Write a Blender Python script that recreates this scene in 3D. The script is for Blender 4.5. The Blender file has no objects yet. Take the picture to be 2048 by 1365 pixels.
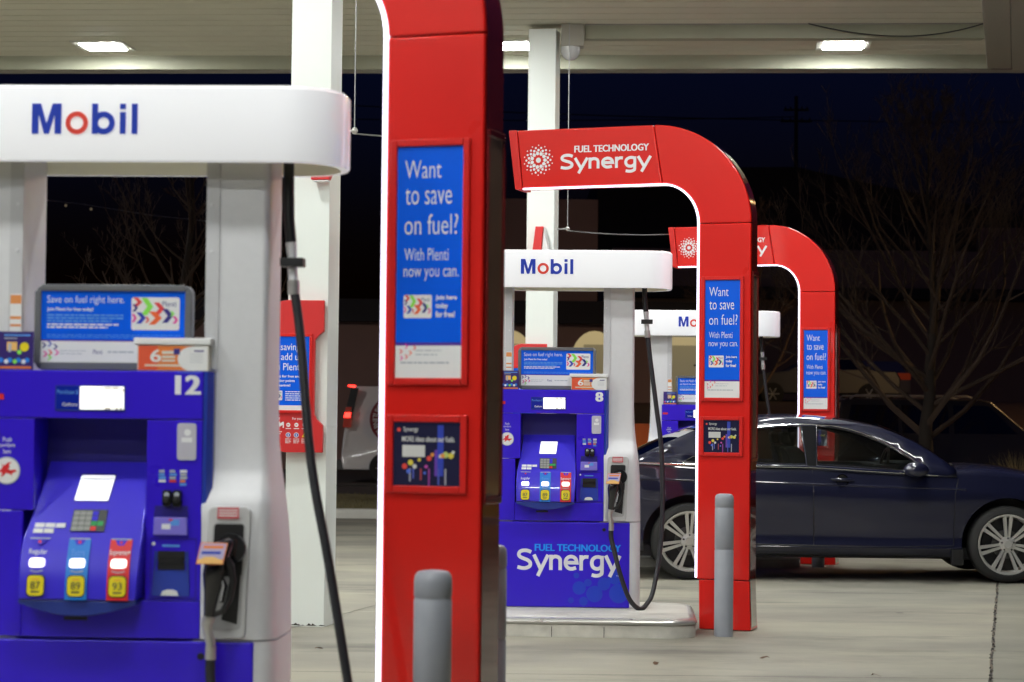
import bpy, bmesh, math, random
from mathutils import Vector, Matrix, noise as mnoise
random.seed(7)
R = math.radians
S = bpy.context.scene
COL = S.collection
PI = math.pi

# ------------------------------------------------------------------ camera
cam_d = bpy.data.cameras.new("camera")
cam_d.sensor_width = 36.0
cam_d.lens = 36.0 * 4200 / 2048
cam_d.clip_start = 0.1
cam_d.clip_end = 3000
cam_d.dof.use_dof = True
cam_d.dof.focus_distance = 15.2
cam_d.dof.aperture_fstop = 4.2
cam = bpy.data.objects.new("camera", cam_d)
COL.objects.link(cam)
PITCH, ROLL = math.atan(143.5 / 4200), 0.0105
cam.matrix_world = (Matrix.Translation((0, 0, 1.45)) @ Matrix.Rotation(PI / 2 + PITCH, 4, 'X')
                    @ Matrix.Rotation(ROLL, 4, 'Z'))
S.camera = cam

# ------------------------------------------------------------------ night sky
world = bpy.data.worlds.new("World")
S.world = world
world.use_nodes = True
wn = world.node_tree
bg = wn.nodes["Background"]
sky = wn.nodes.new("ShaderNodeTexSky")
sky.sky_type = 'NISHITA'
sky.sun_disc = False
sky.sun_elevation = R(-1.0)
sky.sun_rotation = R(200)
sky.air_density = 1.2
sky.ozone_density = 3.0
tintn = wn.nodes.new("ShaderNodeMix")
tintn.data_type = 'RGBA'
tintn.blend_type = 'MULTIPLY'
tintn.inputs[0].default_value = 1.0
tintn.inputs[7].default_value = (.16, .30, 1.0, 1)      # deep blue of late dusk
wn.links.new(sky.outputs[0], tintn.inputs[6])
wn.links.new(tintn.outputs[2], bg.inputs[0])
bg.inputs[1].default_value = 0.065
S.view_settings.view_transform = 'Standard'
S.view_settings.look = 'None'
S.view_settings.exposure = 0.0
S.view_settings.gamma = 1.0

LAMP = 168.0      # radiance of the canopy lamp lenses


# ------------------------------------------------------------------ materials
def mat(name, col, rough=0.5, metal=0.0, coat=0.0, emit=0.0, ecol=None, spec=0.5, vary=0.0, vscale=6.0, bump=0.0):
    m = bpy.data.materials.new(name)
    m.use_nodes = True
    nt = m.node_tree
    p = nt.nodes["Principled BSDF"]
    p.inputs["Base Color"].default_value = (*col, 1)
    p.inputs["Roughness"].default_value = rough
    p.inputs["Metallic"].default_value = metal
    p.inputs["Specular IOR Level"].default_value = spec
    p.inputs["Coat Weight"].default_value = coat
    p.inputs["Coat Roughness"].default_value = 0.03
    if emit:
        p.inputs["Emission Color"].default_value = (*(ecol or col), 1)
        p.inputs["Emission Strength"].default_value = emit
    if vary or bump:
        tc = nt.nodes.new("ShaderNodeTexCoord")
        n = nt.nodes.new("ShaderNodeTexNoise")
        n.inputs["Scale"].default_value = vscale
        n.inputs["Detail"].default_value = 6
        nt.links.new(tc.outputs["Object"], n.inputs["Vector"])
        if vary:
            mx = nt.nodes.new("ShaderNodeMix")
            mx.data_type = 'RGBA'
            mx.inputs[6].default_value = (*[c * (1 - vary) for c in col], 1)
            mx.inputs[7].default_value = (*[min(1, c * (1 + vary)) for c in col], 1)
            nt.links.new(n.outputs["Fac"], mx.inputs[0])
            nt.links.new(mx.outputs[2], p.inputs["Base Color"])
            mr = nt.nodes.new("ShaderNodeMapRange")
            mr.inputs[3].default_value = max(0.02, rough * 0.75)
            mr.inputs[4].default_value = min(1, rough * 1.25)
            nt.links.new(n.outputs["Fac"], mr.inputs[0])
            nt.links.new(mr.outputs[0], p.inputs["Roughness"])
        if bump:
            b = nt.nodes.new("ShaderNodeBump")
            b.inputs["Strength"].default_value = bump
            b.inputs["Distance"].default_value = 0.01
            nt.links.new(n.outputs["Fac"], b.inputs["Height"])
            nt.links.new(b.outputs[0], p.inputs["Normal"])
    return m


def glass_mat(name, tint, gloss=0.35):
    m = bpy.data.materials.new(name)
    m.use_nodes = True
    nt = m.node_tree
    nt.nodes.clear()
    o = nt.nodes.new("ShaderNodeOutputMaterial")
    t = nt.nodes.new("ShaderNodeBsdfTransparent")
    t.inputs[0].default_value = (*tint, 1)
    g = nt.nodes.new("ShaderNodeBsdfGlossy")
    g.inputs["Roughness"].default_value = 0.02
    f = nt.nodes.new("ShaderNodeFresnel")
    f.inputs[0].default_value = 1.6
    mx = nt.nodes.new("ShaderNodeMixShader")
    nt.links.new(f.outputs[0], mx.inputs[0])
    nt.links.new(t.outputs[0], mx.inputs[1])
    nt.links.new(g.outputs[0], mx.inputs[2])
    nt.links.new(mx.outputs[0], o.inputs[0])
    return m


def concrete_mat(name, a, b, dark, slabs=False):
    m = bpy.data.materials.new(name)
    m.use_nodes = True
    nt = m.node_tree
    N, L = nt.nodes, nt.links
    p = N["Principled BSDF"]
    tc = N.new("ShaderNodeTexCoord")

    def nz(scale, sx, sy, detail=6, rough=0.6):
        mp = N.new("ShaderNodeMapping")
        mp.inputs["Scale"].default_value = (sx, sy, 1)
        L.new(tc.outputs["Object"], mp.inputs["Vector"])
        n = N.new("ShaderNodeTexNoise")
        n.inputs["Scale"].default_value = scale
        n.inputs["Detail"].default_value = detail
        n.inputs["Roughness"].default_value = rough
        L.new(mp.outputs[0], n.inputs["Vector"])
        return n

    def ramp(n, lo, hi):
        r = N.new("ShaderNodeMapRange")
        r.inputs[1].default_value = lo
        r.inputs[2].default_value = hi
        L.new(n.outputs["Fac"], r.inputs[0])
        return r

    def mix(f, c1, c2):
        x = N.new("ShaderNodeMix")
        x.data_type = 'RGBA'
        L.new(f.outputs[0], x.inputs[0])
        for i, c in ((6, c1), (7, c2)):
            if isinstance(c, tuple):
                x.inputs[i].default_value = (*c, 1)
            else:
                L.new(c.outputs[2], x.inputs[i])
        return x
    m1 = mix(ramp(nz(0.8, 0.6, 1.0), 0.38, 0.62), a, b)
    m2 = mix(ramp(nz(1.1, 0.35, 1.1, 7, .7), 0.53, 0.70), m1, dark)
    m3 = mix(ramp(nz(1.7, 0.4, 1.2, 7, .7), 0.60, 0.78), m2, tuple(min(1, c * 1.2) for c in b))
    sp = mix(ramp(nz(55, 1, 1, 3), 0.70, 0.82), m3, tuple(c * 0.55 for c in dark))
    last = sp
    if slabs:
        vo = N.new("ShaderNodeTexVoronoi")
        vo.inputs["Scale"].default_value = 1.7
        L.new(tc.outputs["Object"], vo.inputs["Vector"])
        vs_ = N.new("ShaderNodeMath")
        vs_.operation = 'LESS_THAN'
        L.new(vo.outputs["Distance"], vs_.inputs[0])
        vr = N.new("ShaderNodeMapRange")          # spot size differs from cell to cell
        vr.inputs[1].default_value = .45
        vr.inputs[2].default_value = 1.0
        vr.inputs[3].default_value = 0.0
        vr.inputs[4].default_value = .075
        sc_ = N.new("ShaderNodeSeparateColor")
        L.new(vo.outputs["Color"], sc_.inputs[0])
        L.new(sc_.outputs[0], vr.inputs[0])
        L.new(vr.outputs[0], vs_.inputs[1])
        spot = N.new("ShaderNodeMix")
        spot.data_type = 'RGBA'
        L.new(vs_.outputs[0], spot.inputs[0])
        L.new(sp.outputs[2], spot.inputs[6])
        spot.inputs[7].default_value = (.085, .080, .070, 1)
        sp = spot
        sx = N.new("ShaderNodeSeparateXYZ")
        L.new(tc.outputs["Object"], sx.inputs[0])
        u = N.new("ShaderNodeMath")
        u.operation = 'MULTIPLY_ADD'
        u.inputs[1].default_value = -0.237
        L.new(sx.outputs[1], u.inputs[0])
        L.new(sx.outputs[0], u.inputs[2])
        gt = N.new("ShaderNodeMath")
        gt.operation = 'GREATER_THAN'
        gt.inputs[1].default_value = -0.10
        L.new(u.outputs[0], gt.inputs[0])
        last = N.new("ShaderNodeMix")
        last.data_type = 'RGBA'
        last.blend_type = 'MULTIPLY'
        L.new(gt.outputs[0], last.inputs[0])
        L.new(sp.outputs[2], last.inputs[6])
        last.inputs[7].default_value = (.80, .815, .82, 1)
    L.new(last.outputs[2], p.inputs["Base Color"])
    p.inputs["Roughness"].default_value = 0.72
    bn = nz(60, 1, 1, 6)
    bp = N.new("ShaderNodeBump")
    bp.inputs["Strength"].default_value = 0.25
    bp.inputs["Distance"].default_value = 0.01
    L.new(bn.outputs["Fac"], bp.inputs["Height"])
    L.new(bp.outputs[0], p.inputs["Normal"])
    return m


M = {
    'concrete': concrete_mat("forecourt concrete", (.215, .203, .168), (.312, .290, .226), (.130, .123, .104), True),
    'kerbcon': concrete_mat("island concrete", (.50, .48, .43), (.62, .60, .54), (.36, .345, .31)),
    'joint': mat("joint filler", (.035, .03, .025), .9, vary=.5, vscale=40),
    'rubble': mat("joint rubble", (.30, .26, .21), .9, vary=.5, vscale=50),
    'soffit': mat("soffit paint", (.60, .58, .475), .75, spec=.25, vary=.10, vscale=1.2),
    'fascia': mat("fascia inner paint", (.33, .33, .25), .6, vary=.22, vscale=1.4),
    'trim': mat("fascia trim", (.30, .28, .25), .5, vary=.15, vscale=3),
    'bulk': mat("bulkhead paint", (.36, .34, .29), .5, vary=.12, vscale=2),
    'white': mat("column white paint", (.80, .84, .80), .35, vary=.02, vscale=3),
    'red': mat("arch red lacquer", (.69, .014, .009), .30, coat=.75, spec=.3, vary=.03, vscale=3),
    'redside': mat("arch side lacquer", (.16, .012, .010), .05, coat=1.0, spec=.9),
    'redframe': mat("red frame", (.64, .018, .014), .30, coat=.15, spec=.4),
    'darkpanel': mat("dark glazed panel", (.27, .175, .125), .09, coat=1.0, spec=.9),
    'signred': mat("sign red", (.62, .022, .022), .4),
    'led': mat("led strip", (.8, .8, 1), .4, emit=2.2, ecol=(.84, .80, 1.0)),
    'header': mat("lit white header", (.82, .82, .84), .25, coat=.3, emit=.33, ecol=(.95, .96, 1)),
    'headin': mat("header inside", (.80, .78, .62), .5, emit=.05, ecol=(1, .95, .75)),
    'silver': mat("brushed silver", (.70, .70, .72), .48, metal=.2, vary=.05, vscale=30, bump=.06),
    'silver2': mat("silver flange", (.58, .58, .60), .42, metal=.15),
    'silverp': mat("boot plastic", (.55, .55, .55), .45, vary=.06, vscale=20),
    'steel': mat("steel nosing", (.60, .59, .56), .30, metal=.75, vary=.06, vscale=9),
    'galv': mat("galvanised kerb face", (.66, .64, .57), .5, metal=.15, vary=.36, vscale=9, bump=.2),
    'blue': mat("pump blue", (.034, .009, .62), .30, coat=.15, spec=.4, vary=.03, vscale=4),
    'blueconsole': mat("console blue", (.048, .030, .66), .28, coat=.3),
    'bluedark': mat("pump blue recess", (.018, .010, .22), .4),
    'bluelip': mat("console lip blue", (.018, .040, .26), .35),
    'blueedge': mat("edge sheen blue", (.025, .055, .40), .25, coat=.3),  # lighter blue carries the reflection on the chamfered cabinet edge
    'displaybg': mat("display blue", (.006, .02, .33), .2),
    'bubble': mat("bubble blue", (.012, .05, .58), .35),
    'techblue': mat("cyan lettering", (.005, .32, .95), .4),
    'lcd': mat("lit display", (.9, .9, .85), .3, emit=.85, ecol=(1, .97, .90)),
    'lcdw': mat("lit screen", (.9, .9, .95), .3, emit=.7, ecol=(.95, .97, 1)),
    'lcdtxt': mat("display digits", (.35, .30, .30), .5),
    'btn': mat("lit button", (.95, .9, .85), .4, emit=1.3, ecol=(1, .93, .88)),
    'whitep': mat("white print", (.80, .80, .82), .4),
    'paper': mat("white card", (.78, .78, .78), .5),
    'cream': mat("cream tray", (.72, .68, .58), .5),
    'greyp': mat("grey print", (.42, .45, .50), .5),
    'lblue': mat("pale blue print", (.10, .32, .80), .5),
    'posterblue': mat("poster blue", (.004, .115, .80), .25, spec=.35),
    'posterpurple': mat("poster purple line", (.07, .01, .30), .4),
    'cyanstrip': mat("cyan strip", (.015, .22, .72), .35),
    'redstrip': mat("red strip", (.70, .025, .03), .35),
    'yellow': mat("octane yellow", (.80, .66, .01), .4),
    'black': mat("black plastic", (.012, .012, .013), .4),
    'blackgloss': mat("black gloss", (.015, .015, .017), .15, coat=.5),
    'rubber': mat("hose rubber", (.020, .020, .024), .42, bump=.05, vscale=60),
    'tyre': mat("tyre rubber", (.022, .022, .022), .75, bump=.1, vscale=50),
    'keygrey': mat("key grey", (.30, .31, .29), .4),
    'keydark': mat("keypad body", (.05, .055, .055), .4),
    'green': mat("key green", (.02, .35, .09), .4),
    'framegrey': mat("topper grey plastic", (.13, .135, .145), .38, vary=.05, vscale=10),
    'orange': mat("orange card", (.80, .22, .05), .4),
    'orange2': mat("deep orange card", (.75, .10, .04), .4),
    'purple': mat("navy card", (.035, .016, .16), .35),
    'mblue': mat("letter blue", (.004, .035, .42), .35),
    'mred': mat("letter red", (.72, .05, .03), .35),
    'bollard': mat("bollard grey", (.32, .335, .375), .45, vary=.10, vscale=11),
    'cgreen': mat("chevron green", (.25, .75, .08), .5),
    'cred': mat("chevron red", (.75, .05, .05), .5),
    'corange': mat("chevron orange", (.85, .13, .03), .5),
    'cnavy': mat("chevron navy", (.03, .02, .22), .5),
    'cblue': mat("chevron blue", (.03, .05, .45), .5),
    'cpink': mat("chevron pink", (.75, .03, .35), .5),
    'screenbg': mat("media screen", (.012, .012, .03), .12, emit=.02, ecol=(.3, .3, .8)),
    'carblue': mat("navy car paint", (.009, .010, .030), .35, coat=1.0, spec=.2),
    'chrome': mat("chrome trim", (.75, .75, .76), .12, metal=1.0),
    'alloy': mat("alloy wheel", (.60, .59, .55), .30, metal=.45),
    'carglass': glass_mat("car glass", (.50, .54, .53)),
    'carinner': mat("car interior", (.030, .030, .032), .8),
    'seat': mat("seat cloth", (.022, .022, .024), .9),
    'amber': mat("lamp amber", (.5, .15, .02), .3),
    'lamplens': mat("clear lamp", (.6, .6, .6), .15, coat=.5),
    'taillit': mat("lit tail lamp", (.8, .02, .02), .3, emit=5.0, ecol=(1, .03, .02)),
    'tailoff': mat("tail lamp", (.45, .02, .02), .2, emit=.05, ecol=(1, .1, .02)),
    'vanwhite': mat("van white", (.78, .78, .78), .3, coat=.4),
    'dkmaroon': mat("van emblem red", (.22, .012, .02), .4),
    'suvpaint': mat("suv paint", (.035, .028, .022), .25, coat=.7),
    'darkpaint': mat("dark car paint", (.06, .06, .065), .3, coat=.5),
    'darkglass': mat("dark glass", (.006, .006, .008), .06, coat=1.0),
    'grass': mat("dry grass", (.16, .14, .06), .9, vary=.4, vscale=12),
    'drygrass': mat("ornamental grass", (.30, .21, .08), .8),
    'asphalt': mat("asphalt", (.050, .048, .046), .9, vary=.3, vscale=4),
    'mulch': mat("mulch", (.12, .070, .046), .95, vary=.4, vscale=7),
    'bark': mat("bark", (.040, .028, .020), .9, vary=.3, vscale=14, bump=.4),
    'twig': mat("twigs", (.085, .054, .037), .9),
    'stucco': mat("brown stucco", (.30, .20, .18), .9, vary=.1, vscale=2),
    'stucco2': mat("grey brown stucco", (.26, .19, .18), .9, vary=.1, vscale=2),
    'roof': mat("dark roof", (.022, .018, .018), .85, vary=.2, vscale=3),
    'darkband': mat("dark fascia", (.02, .02, .026), .7),
    'creamwall': mat("glowing cream wall", (.75, .65, .45), .8, emit=.24, ecol=(1, .86, .50)),  # wall glows by itself in place of lamps inside the room
    'creamshade': mat("glowing cream panel", (.50, .44, .30), .8, emit=.12, ecol=(1, .86, .52)),  # panel carries the room light as a weak glow of its own
    'brownwood': mat("dark wood", (.05, .02, .015), .5),
    'pole': mat("weathered pole", (.035, .03, .028), .9),
    'wire': mat("wire", (.35, .35, .35), .4, metal=.6),
    'darkwire': mat("dark wire", (.02, .02, .02), .6),
    'bulb': mat("warm bulb", (1, .6, .2), .4, emit=9.0, ecol=(1, .55, .16)),
    'bulbdim': mat("dim bulb", (.6, .5, .35), .4, emit=.08, ecol=(1, .8, .5)),
    'lens': mat("canopy lamp lens", (1, 1, 1), .4, emit=LAMP, ecol=(.97, 1.0, .98)),
    'lampframe': mat("canopy lamp frame", (.55, .54, .48), .4),
    'domewhite': mat("camera dome", (.60, .60, .60), .25),
    'hazlabel': mat("orange label", (.75, .28, .08), .5),
    'dirt': mat("grime", (.05, .045, .035), .95),
    'leaf': mat("dead leaf", (.10, .05, .025), .9),
    'ceramic': mat("red sticker", (.62, .10, .12), .5),
    'orangecar': mat("orange paint", (.55, .11, .02), .3, coat=.5),
}


# ------------------------------------------------------------------ mesh builder
class MB:
    def __init__(s, zo=0.0):
        s.v, s.f, s.m, s.ms, s.zo = [], [], [], [], zo

    def mi(s, m):
        m = M[m] if isinstance(m, str) else m
        if m not in s.ms:
            s.ms.append(m)
        return s.ms.index(m)

    def add(s, vs, fs, m):
        o, k = len(s.v), s.mi(m)
        s.v += [tuple(v) for v in vs]
        for f in fs:
            s.f.append(tuple(i + o for i in f))
            s.m.append(k)
        return o

    def box(s, x0, x1, y0, y1, z0, z1, m):
        vs = [(x, y, z) for z in (z0, z1) for y in (y0, y1) for x in (x0, x1)]
        return s.add(vs, [(0, 2, 3, 1), (4, 5, 7, 6), (0, 1, 5, 4), (2, 6, 7, 3), (0, 4, 6, 2), (1, 3, 7, 5)], m)

    def prism(s, poly, y0, y1, m, mside=None):
        """polygon in x,z extruded from y0 to y1"""
        n = len(poly)
        vs = [(x, y0, z) for x, z in poly] + [(x, y1, z) for x, z in poly]
        o = s.add(vs, [tuple(range(n)), tuple(range(2 * n - 1, n - 1, -1))], m)
        k = s.mi(mside or m)
        for i in range(n):
            j = (i + 1) % n
            s.f.append((o + i, o + n + i, o + n + j, o + j))
            s.m.append(k)
        return o

    def prismz(s, poly, z0, z1, m, mside=None):
        n = len(poly)
        vs = [(x, y, z0) for x, y in poly] + [(x, y, z1) for x, y in poly]
        o = s.add(vs, [tuple(range(n - 1, -1, -1)), tuple(range(n, 2 * n))], m)
        k = s.mi(mside or m)
        for i in range(n):
            j = (i + 1) % n
            s.f.append((o + i, o + j, o + n + j, o + n + i))
            s.m.append(k)
        return o

    def flat(s, poly, y, m):
        return s.add([(x, y, z) for x, z in poly], [tuple(range(len(poly)))], m)

    def rect(s, x0, x1, z0, z1, y, m):
        return s.flat([(x0, z0), (x1, z0), (x1, z1), (x0, z1)], y, m)

    def rrect(s, x0, x1, z0, z1, r, y, m, n=4):
        return s.flat(rrpoly(x0, x1, z0, z1, r, n), y, m)

    def disc(s, x, z, r, y, m, n=14, rz=None):
        rz = rz or r
        return s.flat([(x + r * math.cos(2 * PI * i / n), z + rz * math.sin(2 * PI * i / n)) for i in range(n)], y, m)

    def loft(s, rings, m, cap=True):
        n = len(rings[0])
        o = s.add([p for r in rings for p in r], [], m)
        k = s.mi(m)
        for a in range(len(rings) - 1):
            for i in range(n):
                j = (i + 1) % n
                s.f.append((o + a * n + i, o + a * n + j, o + (a + 1) * n + j, o + (a + 1) * n + i))
                s.m.append(k)
        if cap:
            s.f.append(tuple(o + i for i in range(n - 1, -1, -1)))
            s.m.append(k)
            e = o + (len(rings) - 1) * n
            s.f.append(tuple(e + i for i in range(n)))
            s.m.append(k)
        return o

    def tube(s, pts, r, m, n=8, cap=True):
        pts = [Vector(p) for p in pts]
        rings = []
        up = Vector((0, 0, 1))
        prev = None
        for i, p in enumerate(pts):
            d = (pts[min(i + 1, len(pts) - 1)] - pts[max(i - 1, 0)])
            d = d.normalized() if d.length else Vector((0, 0, 1))
            if prev is None:
                a = d.orthogonal().normalized()
            else:
                a = (prev - d * prev.dot(d))
                a = a.normalized() if a.length > 1e-6 else d.orthogonal().normalized()
            prev = a
            b = d.cross(a)
            rr = r[i] if isinstance(r, (list, tuple)) else r
            rings.append([tuple(p + (a * math.cos(2 * PI * k / n) + b * math.sin(2 * PI * k / n)) * rr) for k in range(n)])
        return s.loft(rings, m, cap)

    def lathe(s, prof, m, c=(0, 0, 0), axis='z', n=24, cap=True):
        rings = []
        for r, h in prof:
            ring = []
            for k in range(n):
                a = 2 * PI * k / n
                u, w = r * math.cos(a), r * math.sin(a)
                if axis == 'z':
                    ring.append((c[0] + u, c[1] + w, c[2] + h))
                elif axis == 'y':
                    ring.append((c[0] + u, c[1] + h, c[2] + w))
                else:
                    ring.append((c[0] + h, c[1] + u, c[2] + w))
            rings.append(ring)
        return s.loft(rings, m, cap)

    def text(s, body, x0, x1, z0, z1, y, m, bold=0.0, smear=0.0):
        if smear:
            for i, d in enumerate((-smear, smear)):
                s.text(body, x0 + d, x1 + d, z0, z1, y - .00007 * (i + 1), m, bold)
        vs, fs = text_mesh(body, bold)
        xa, xb = min(v[0] for v in vs), max(v[0] for v in vs)
        za, zb = min(v[1] for v in vs), max(v[1] for v in vs)
        sx, sz = (x1 - x0) / (xb - xa), (z1 - z0) / (zb - za)
        return s.add([(x0 + (v[0] - xa) * sx, y, z0 + (v[1] - za) * sz) for v in vs], fs, m)

    def stroke(s, pts, w, y, m):
        """flat ribbon of width w along a polyline in x,z"""
        P = [Vector(p) for p in pts]
        n = len(P)
        vs = []
        for i in range(n):
            a = (P[i] - P[i - 1]).normalized() if i else (P[1] - P[0]).normalized()
            b = (P[i + 1] - P[i]).normalized() if i < n - 1 else a
            t = (a + b).normalized() if (a + b).length > 1e-6 else a
            k = 1 / max(.55, t.dot(a))
            nn = Vector((-t.y, t.x)) * (w / 2 * k)
            vs += [(P[i].x + nn.x, y, P[i].y + nn.y), (P[i].x - nn.x, y, P[i].y - nn.y)]
        return s.add(vs, [(2 * i, 2 * i + 1, 2 * i + 3, 2 * i + 2) for i in range(n - 1)], m)

    def synergy(s, x0, x1, zb, xh, y, m):
        """the word with open monoline letters; zb baseline, xh x-height"""
        Y_ = [[(.02, 1.0), (.40, .06)], [(.80, 1.0), (.24, -.40)]]
        L = [(.93, [[(.80, 1.16), (.62, 1.25), (.42, 1.27), (.22, 1.21), (.12, 1.04), (.17, .87), (.38, .74), (.60, .64), (.75, .47), (.73, .26), (.56, .13), (.34, .10), (.05, .18)]]), (.84, Y_),
             (.80, [[(.12, 0), (.12, 1.0)], [(.12, .66), (.18, .80), (.32, .89), (.48, .87), (.60, .75), (.63, .55), (.63, 0)]]),
             (.86, [[(.14, .50), (.74, .50), (.70, .70), (.60, .84), (.44, .90), (.27, .85), (.15, .69), (.12, .48), (.17, .27), (.32, .12), (.50, .10), (.70, .17)]]),
             (.58, [[(.12, 0), (.12, 1.0)], [(.12, .64), (.20, .80), (.34, .89), (.52, .88)]]),
             (.86, [[(.68, .98), (.68, -.06), (.62, -.24), (.46, -.33), (.28, -.33), (.12, -.28)], [(.68, .84), (.50, .90), (.32, .87), (.18, .74), (.12, .52), (.16, .29), (.28, .15), (.46, .12), (.60, .20), (.68, .36)]]), (.80, Y_)]
        tot = sum(a for a, _ in L)
        sx = (x1 - x0) / tot

        def fine(pl):
            if len(pl) < 4:
                return pl
            out = []
            for i in range(len(pl) - 1):
                p0, p1, p2, p3 = [Vector(pl[max(0, min(len(pl) - 1, i + d))]) for d in (-1, 0, 1, 2)]
                for k in range(4):
                    t = k / 4
                    out.append(tuple(.5 * ((2 * p1) + (p2 - p0) * t + (2 * p0 - 5 * p1 + 4 * p2 - p3) * t * t + (3 * p1 - p0 - 3 * p2 + p3) * t ** 3)))
            return out + [pl[-1]]
        x = x0
        k = 0
        for adv, strokes in L:
            for st in strokes:
                s.stroke([(x + a * sx, zb + b * xh) for a, b in (fine(st) if adv != .86 or len(st) != 12 else st[:2] + fine(st[1:])[1:])], .215 * (sx + xh) / 2, y - .00006 * (k % 3), m)
                k += 1
            x += adv * sx

    def warp(s, o, fn):
        for i in range(o, len(s.v)):
            s.v[i] = fn(*s.v[i])

    def build(s, name, parent=None, bevel=0.0, smooth=None, loc=None, seg=2, sub=0):
        me = bpy.data.meshes.new(name)
        me.from_pydata([(x, y, z + s.zo) for x, y, z in s.v], [], s.f)
        for m in s.ms:
            me.materials.append(m)
        me.polygons.foreach_set("material_index", s.m)
        me.update()
        if smooth is not None:
            me.polygons.foreach_set("use_smooth", [True] * len(me.polygons))
            me.set_sharp_from_angle(angle=R(smooth))
        o = bpy.data.objects.new(name, me)
        COL.objects.link(o)
        if parent:
            o.parent = parent
        if loc:
            o.location = loc
        if bevel:
            b = o.modifiers.new("bevel", 'BEVEL')
            b.width = bevel
            b.segments = seg
            b.limit_method = 'ANGLE'
            b.angle_limit = R(40)
            if smooth is not None:
                b.harden_normals = True
        if sub:
            q = o.modifiers.new("sub", 'SUBSURF')
            q.levels = q.render_levels = sub
        return o


_tc = {}


def text_mesh(body, bold):
    k = (body, bold)
    if k not in _tc:
        cu = bpy.data.curves.new("txt", 'FONT')
        cu.body = body
        cu.offset = bold
        cu.resolution_u = 3
        ob = bpy.data.objects.new("txt", cu)
        COL.objects.link(ob)
        dg = bpy.context.evaluated_depsgraph_get()
        me = bpy.data.meshes.new_from_object(ob.evaluated_get(dg))
        _tc[k] = ([tuple(v.co) for v in me.vertices], [tuple(p.vertices) for p in me.polygons])
        bpy.data.objects.remove(ob)
        bpy.data.curves.remove(cu)
        bpy.data.meshes.remove(me)
    return _tc[k]


def rrpoly(x0, x1, z0, z1, r, n=4):
    out = []
    for cx, cz, a0 in ((x1 - r, z0 + r, -90), (x1 - r, z1 - r, 0), (x0 + r, z1 - r, 90), (x0 + r, z0 + r, 180)):
        for i in range(n + 1):
            a = R(a0 + 90 * i / n)
            out.append((cx + r * math.cos(a), cz + r * math.sin(a)))
    return out


def arc(cx, cz, rx, rz, a0, a1, n):
    return [(cx + rx * math.cos(R(a0 + (a1 - a0) * i / n)), cz + rz * math.sin(R(a0 + (a1 - a0) * i / n))) for i in range(n + 1)]


def tag(o, label=None, cat=None, group=None, kind=None):
    if label:
        o["label"] = label
    if cat:
        o["category"] = cat
    if group:
        o["group"] = group
    if kind:
        o["kind"] = kind
    return o


def thing(name, label, cat, loc=(0, 0, 0), rz=0.0, group=None):
    o = bpy.data.objects.new(name, None)
    o.empty_display_size = 0.2
    COL.objects.link(o)
    o.location = loc
    o.rotation_euler = (0, 0, rz)
    return tag(o, label, cat, group)


def copy_tree(o, loc=None, label=None, rz=None, parent=None):
    c = o.copy()
    COL.objects.link(c)
    if parent:
        c.parent = parent
    if loc is not None:
        c.location = loc
    if rz is not None:
        c.rotation_euler = (0, 0, rz)
    if label:
        c["label"] = label
    for ch in list(o.children):
        copy_tree(ch, parent=c)
    return c


# ------------------------------------------------------------------ ground
SK = 0.237                      # the rows of islands run back and to the right


def gz(y):
    if y < 13.5:
        return 0.0
    return -0.0066 * (min(y, 31) - 13.5)


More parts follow.
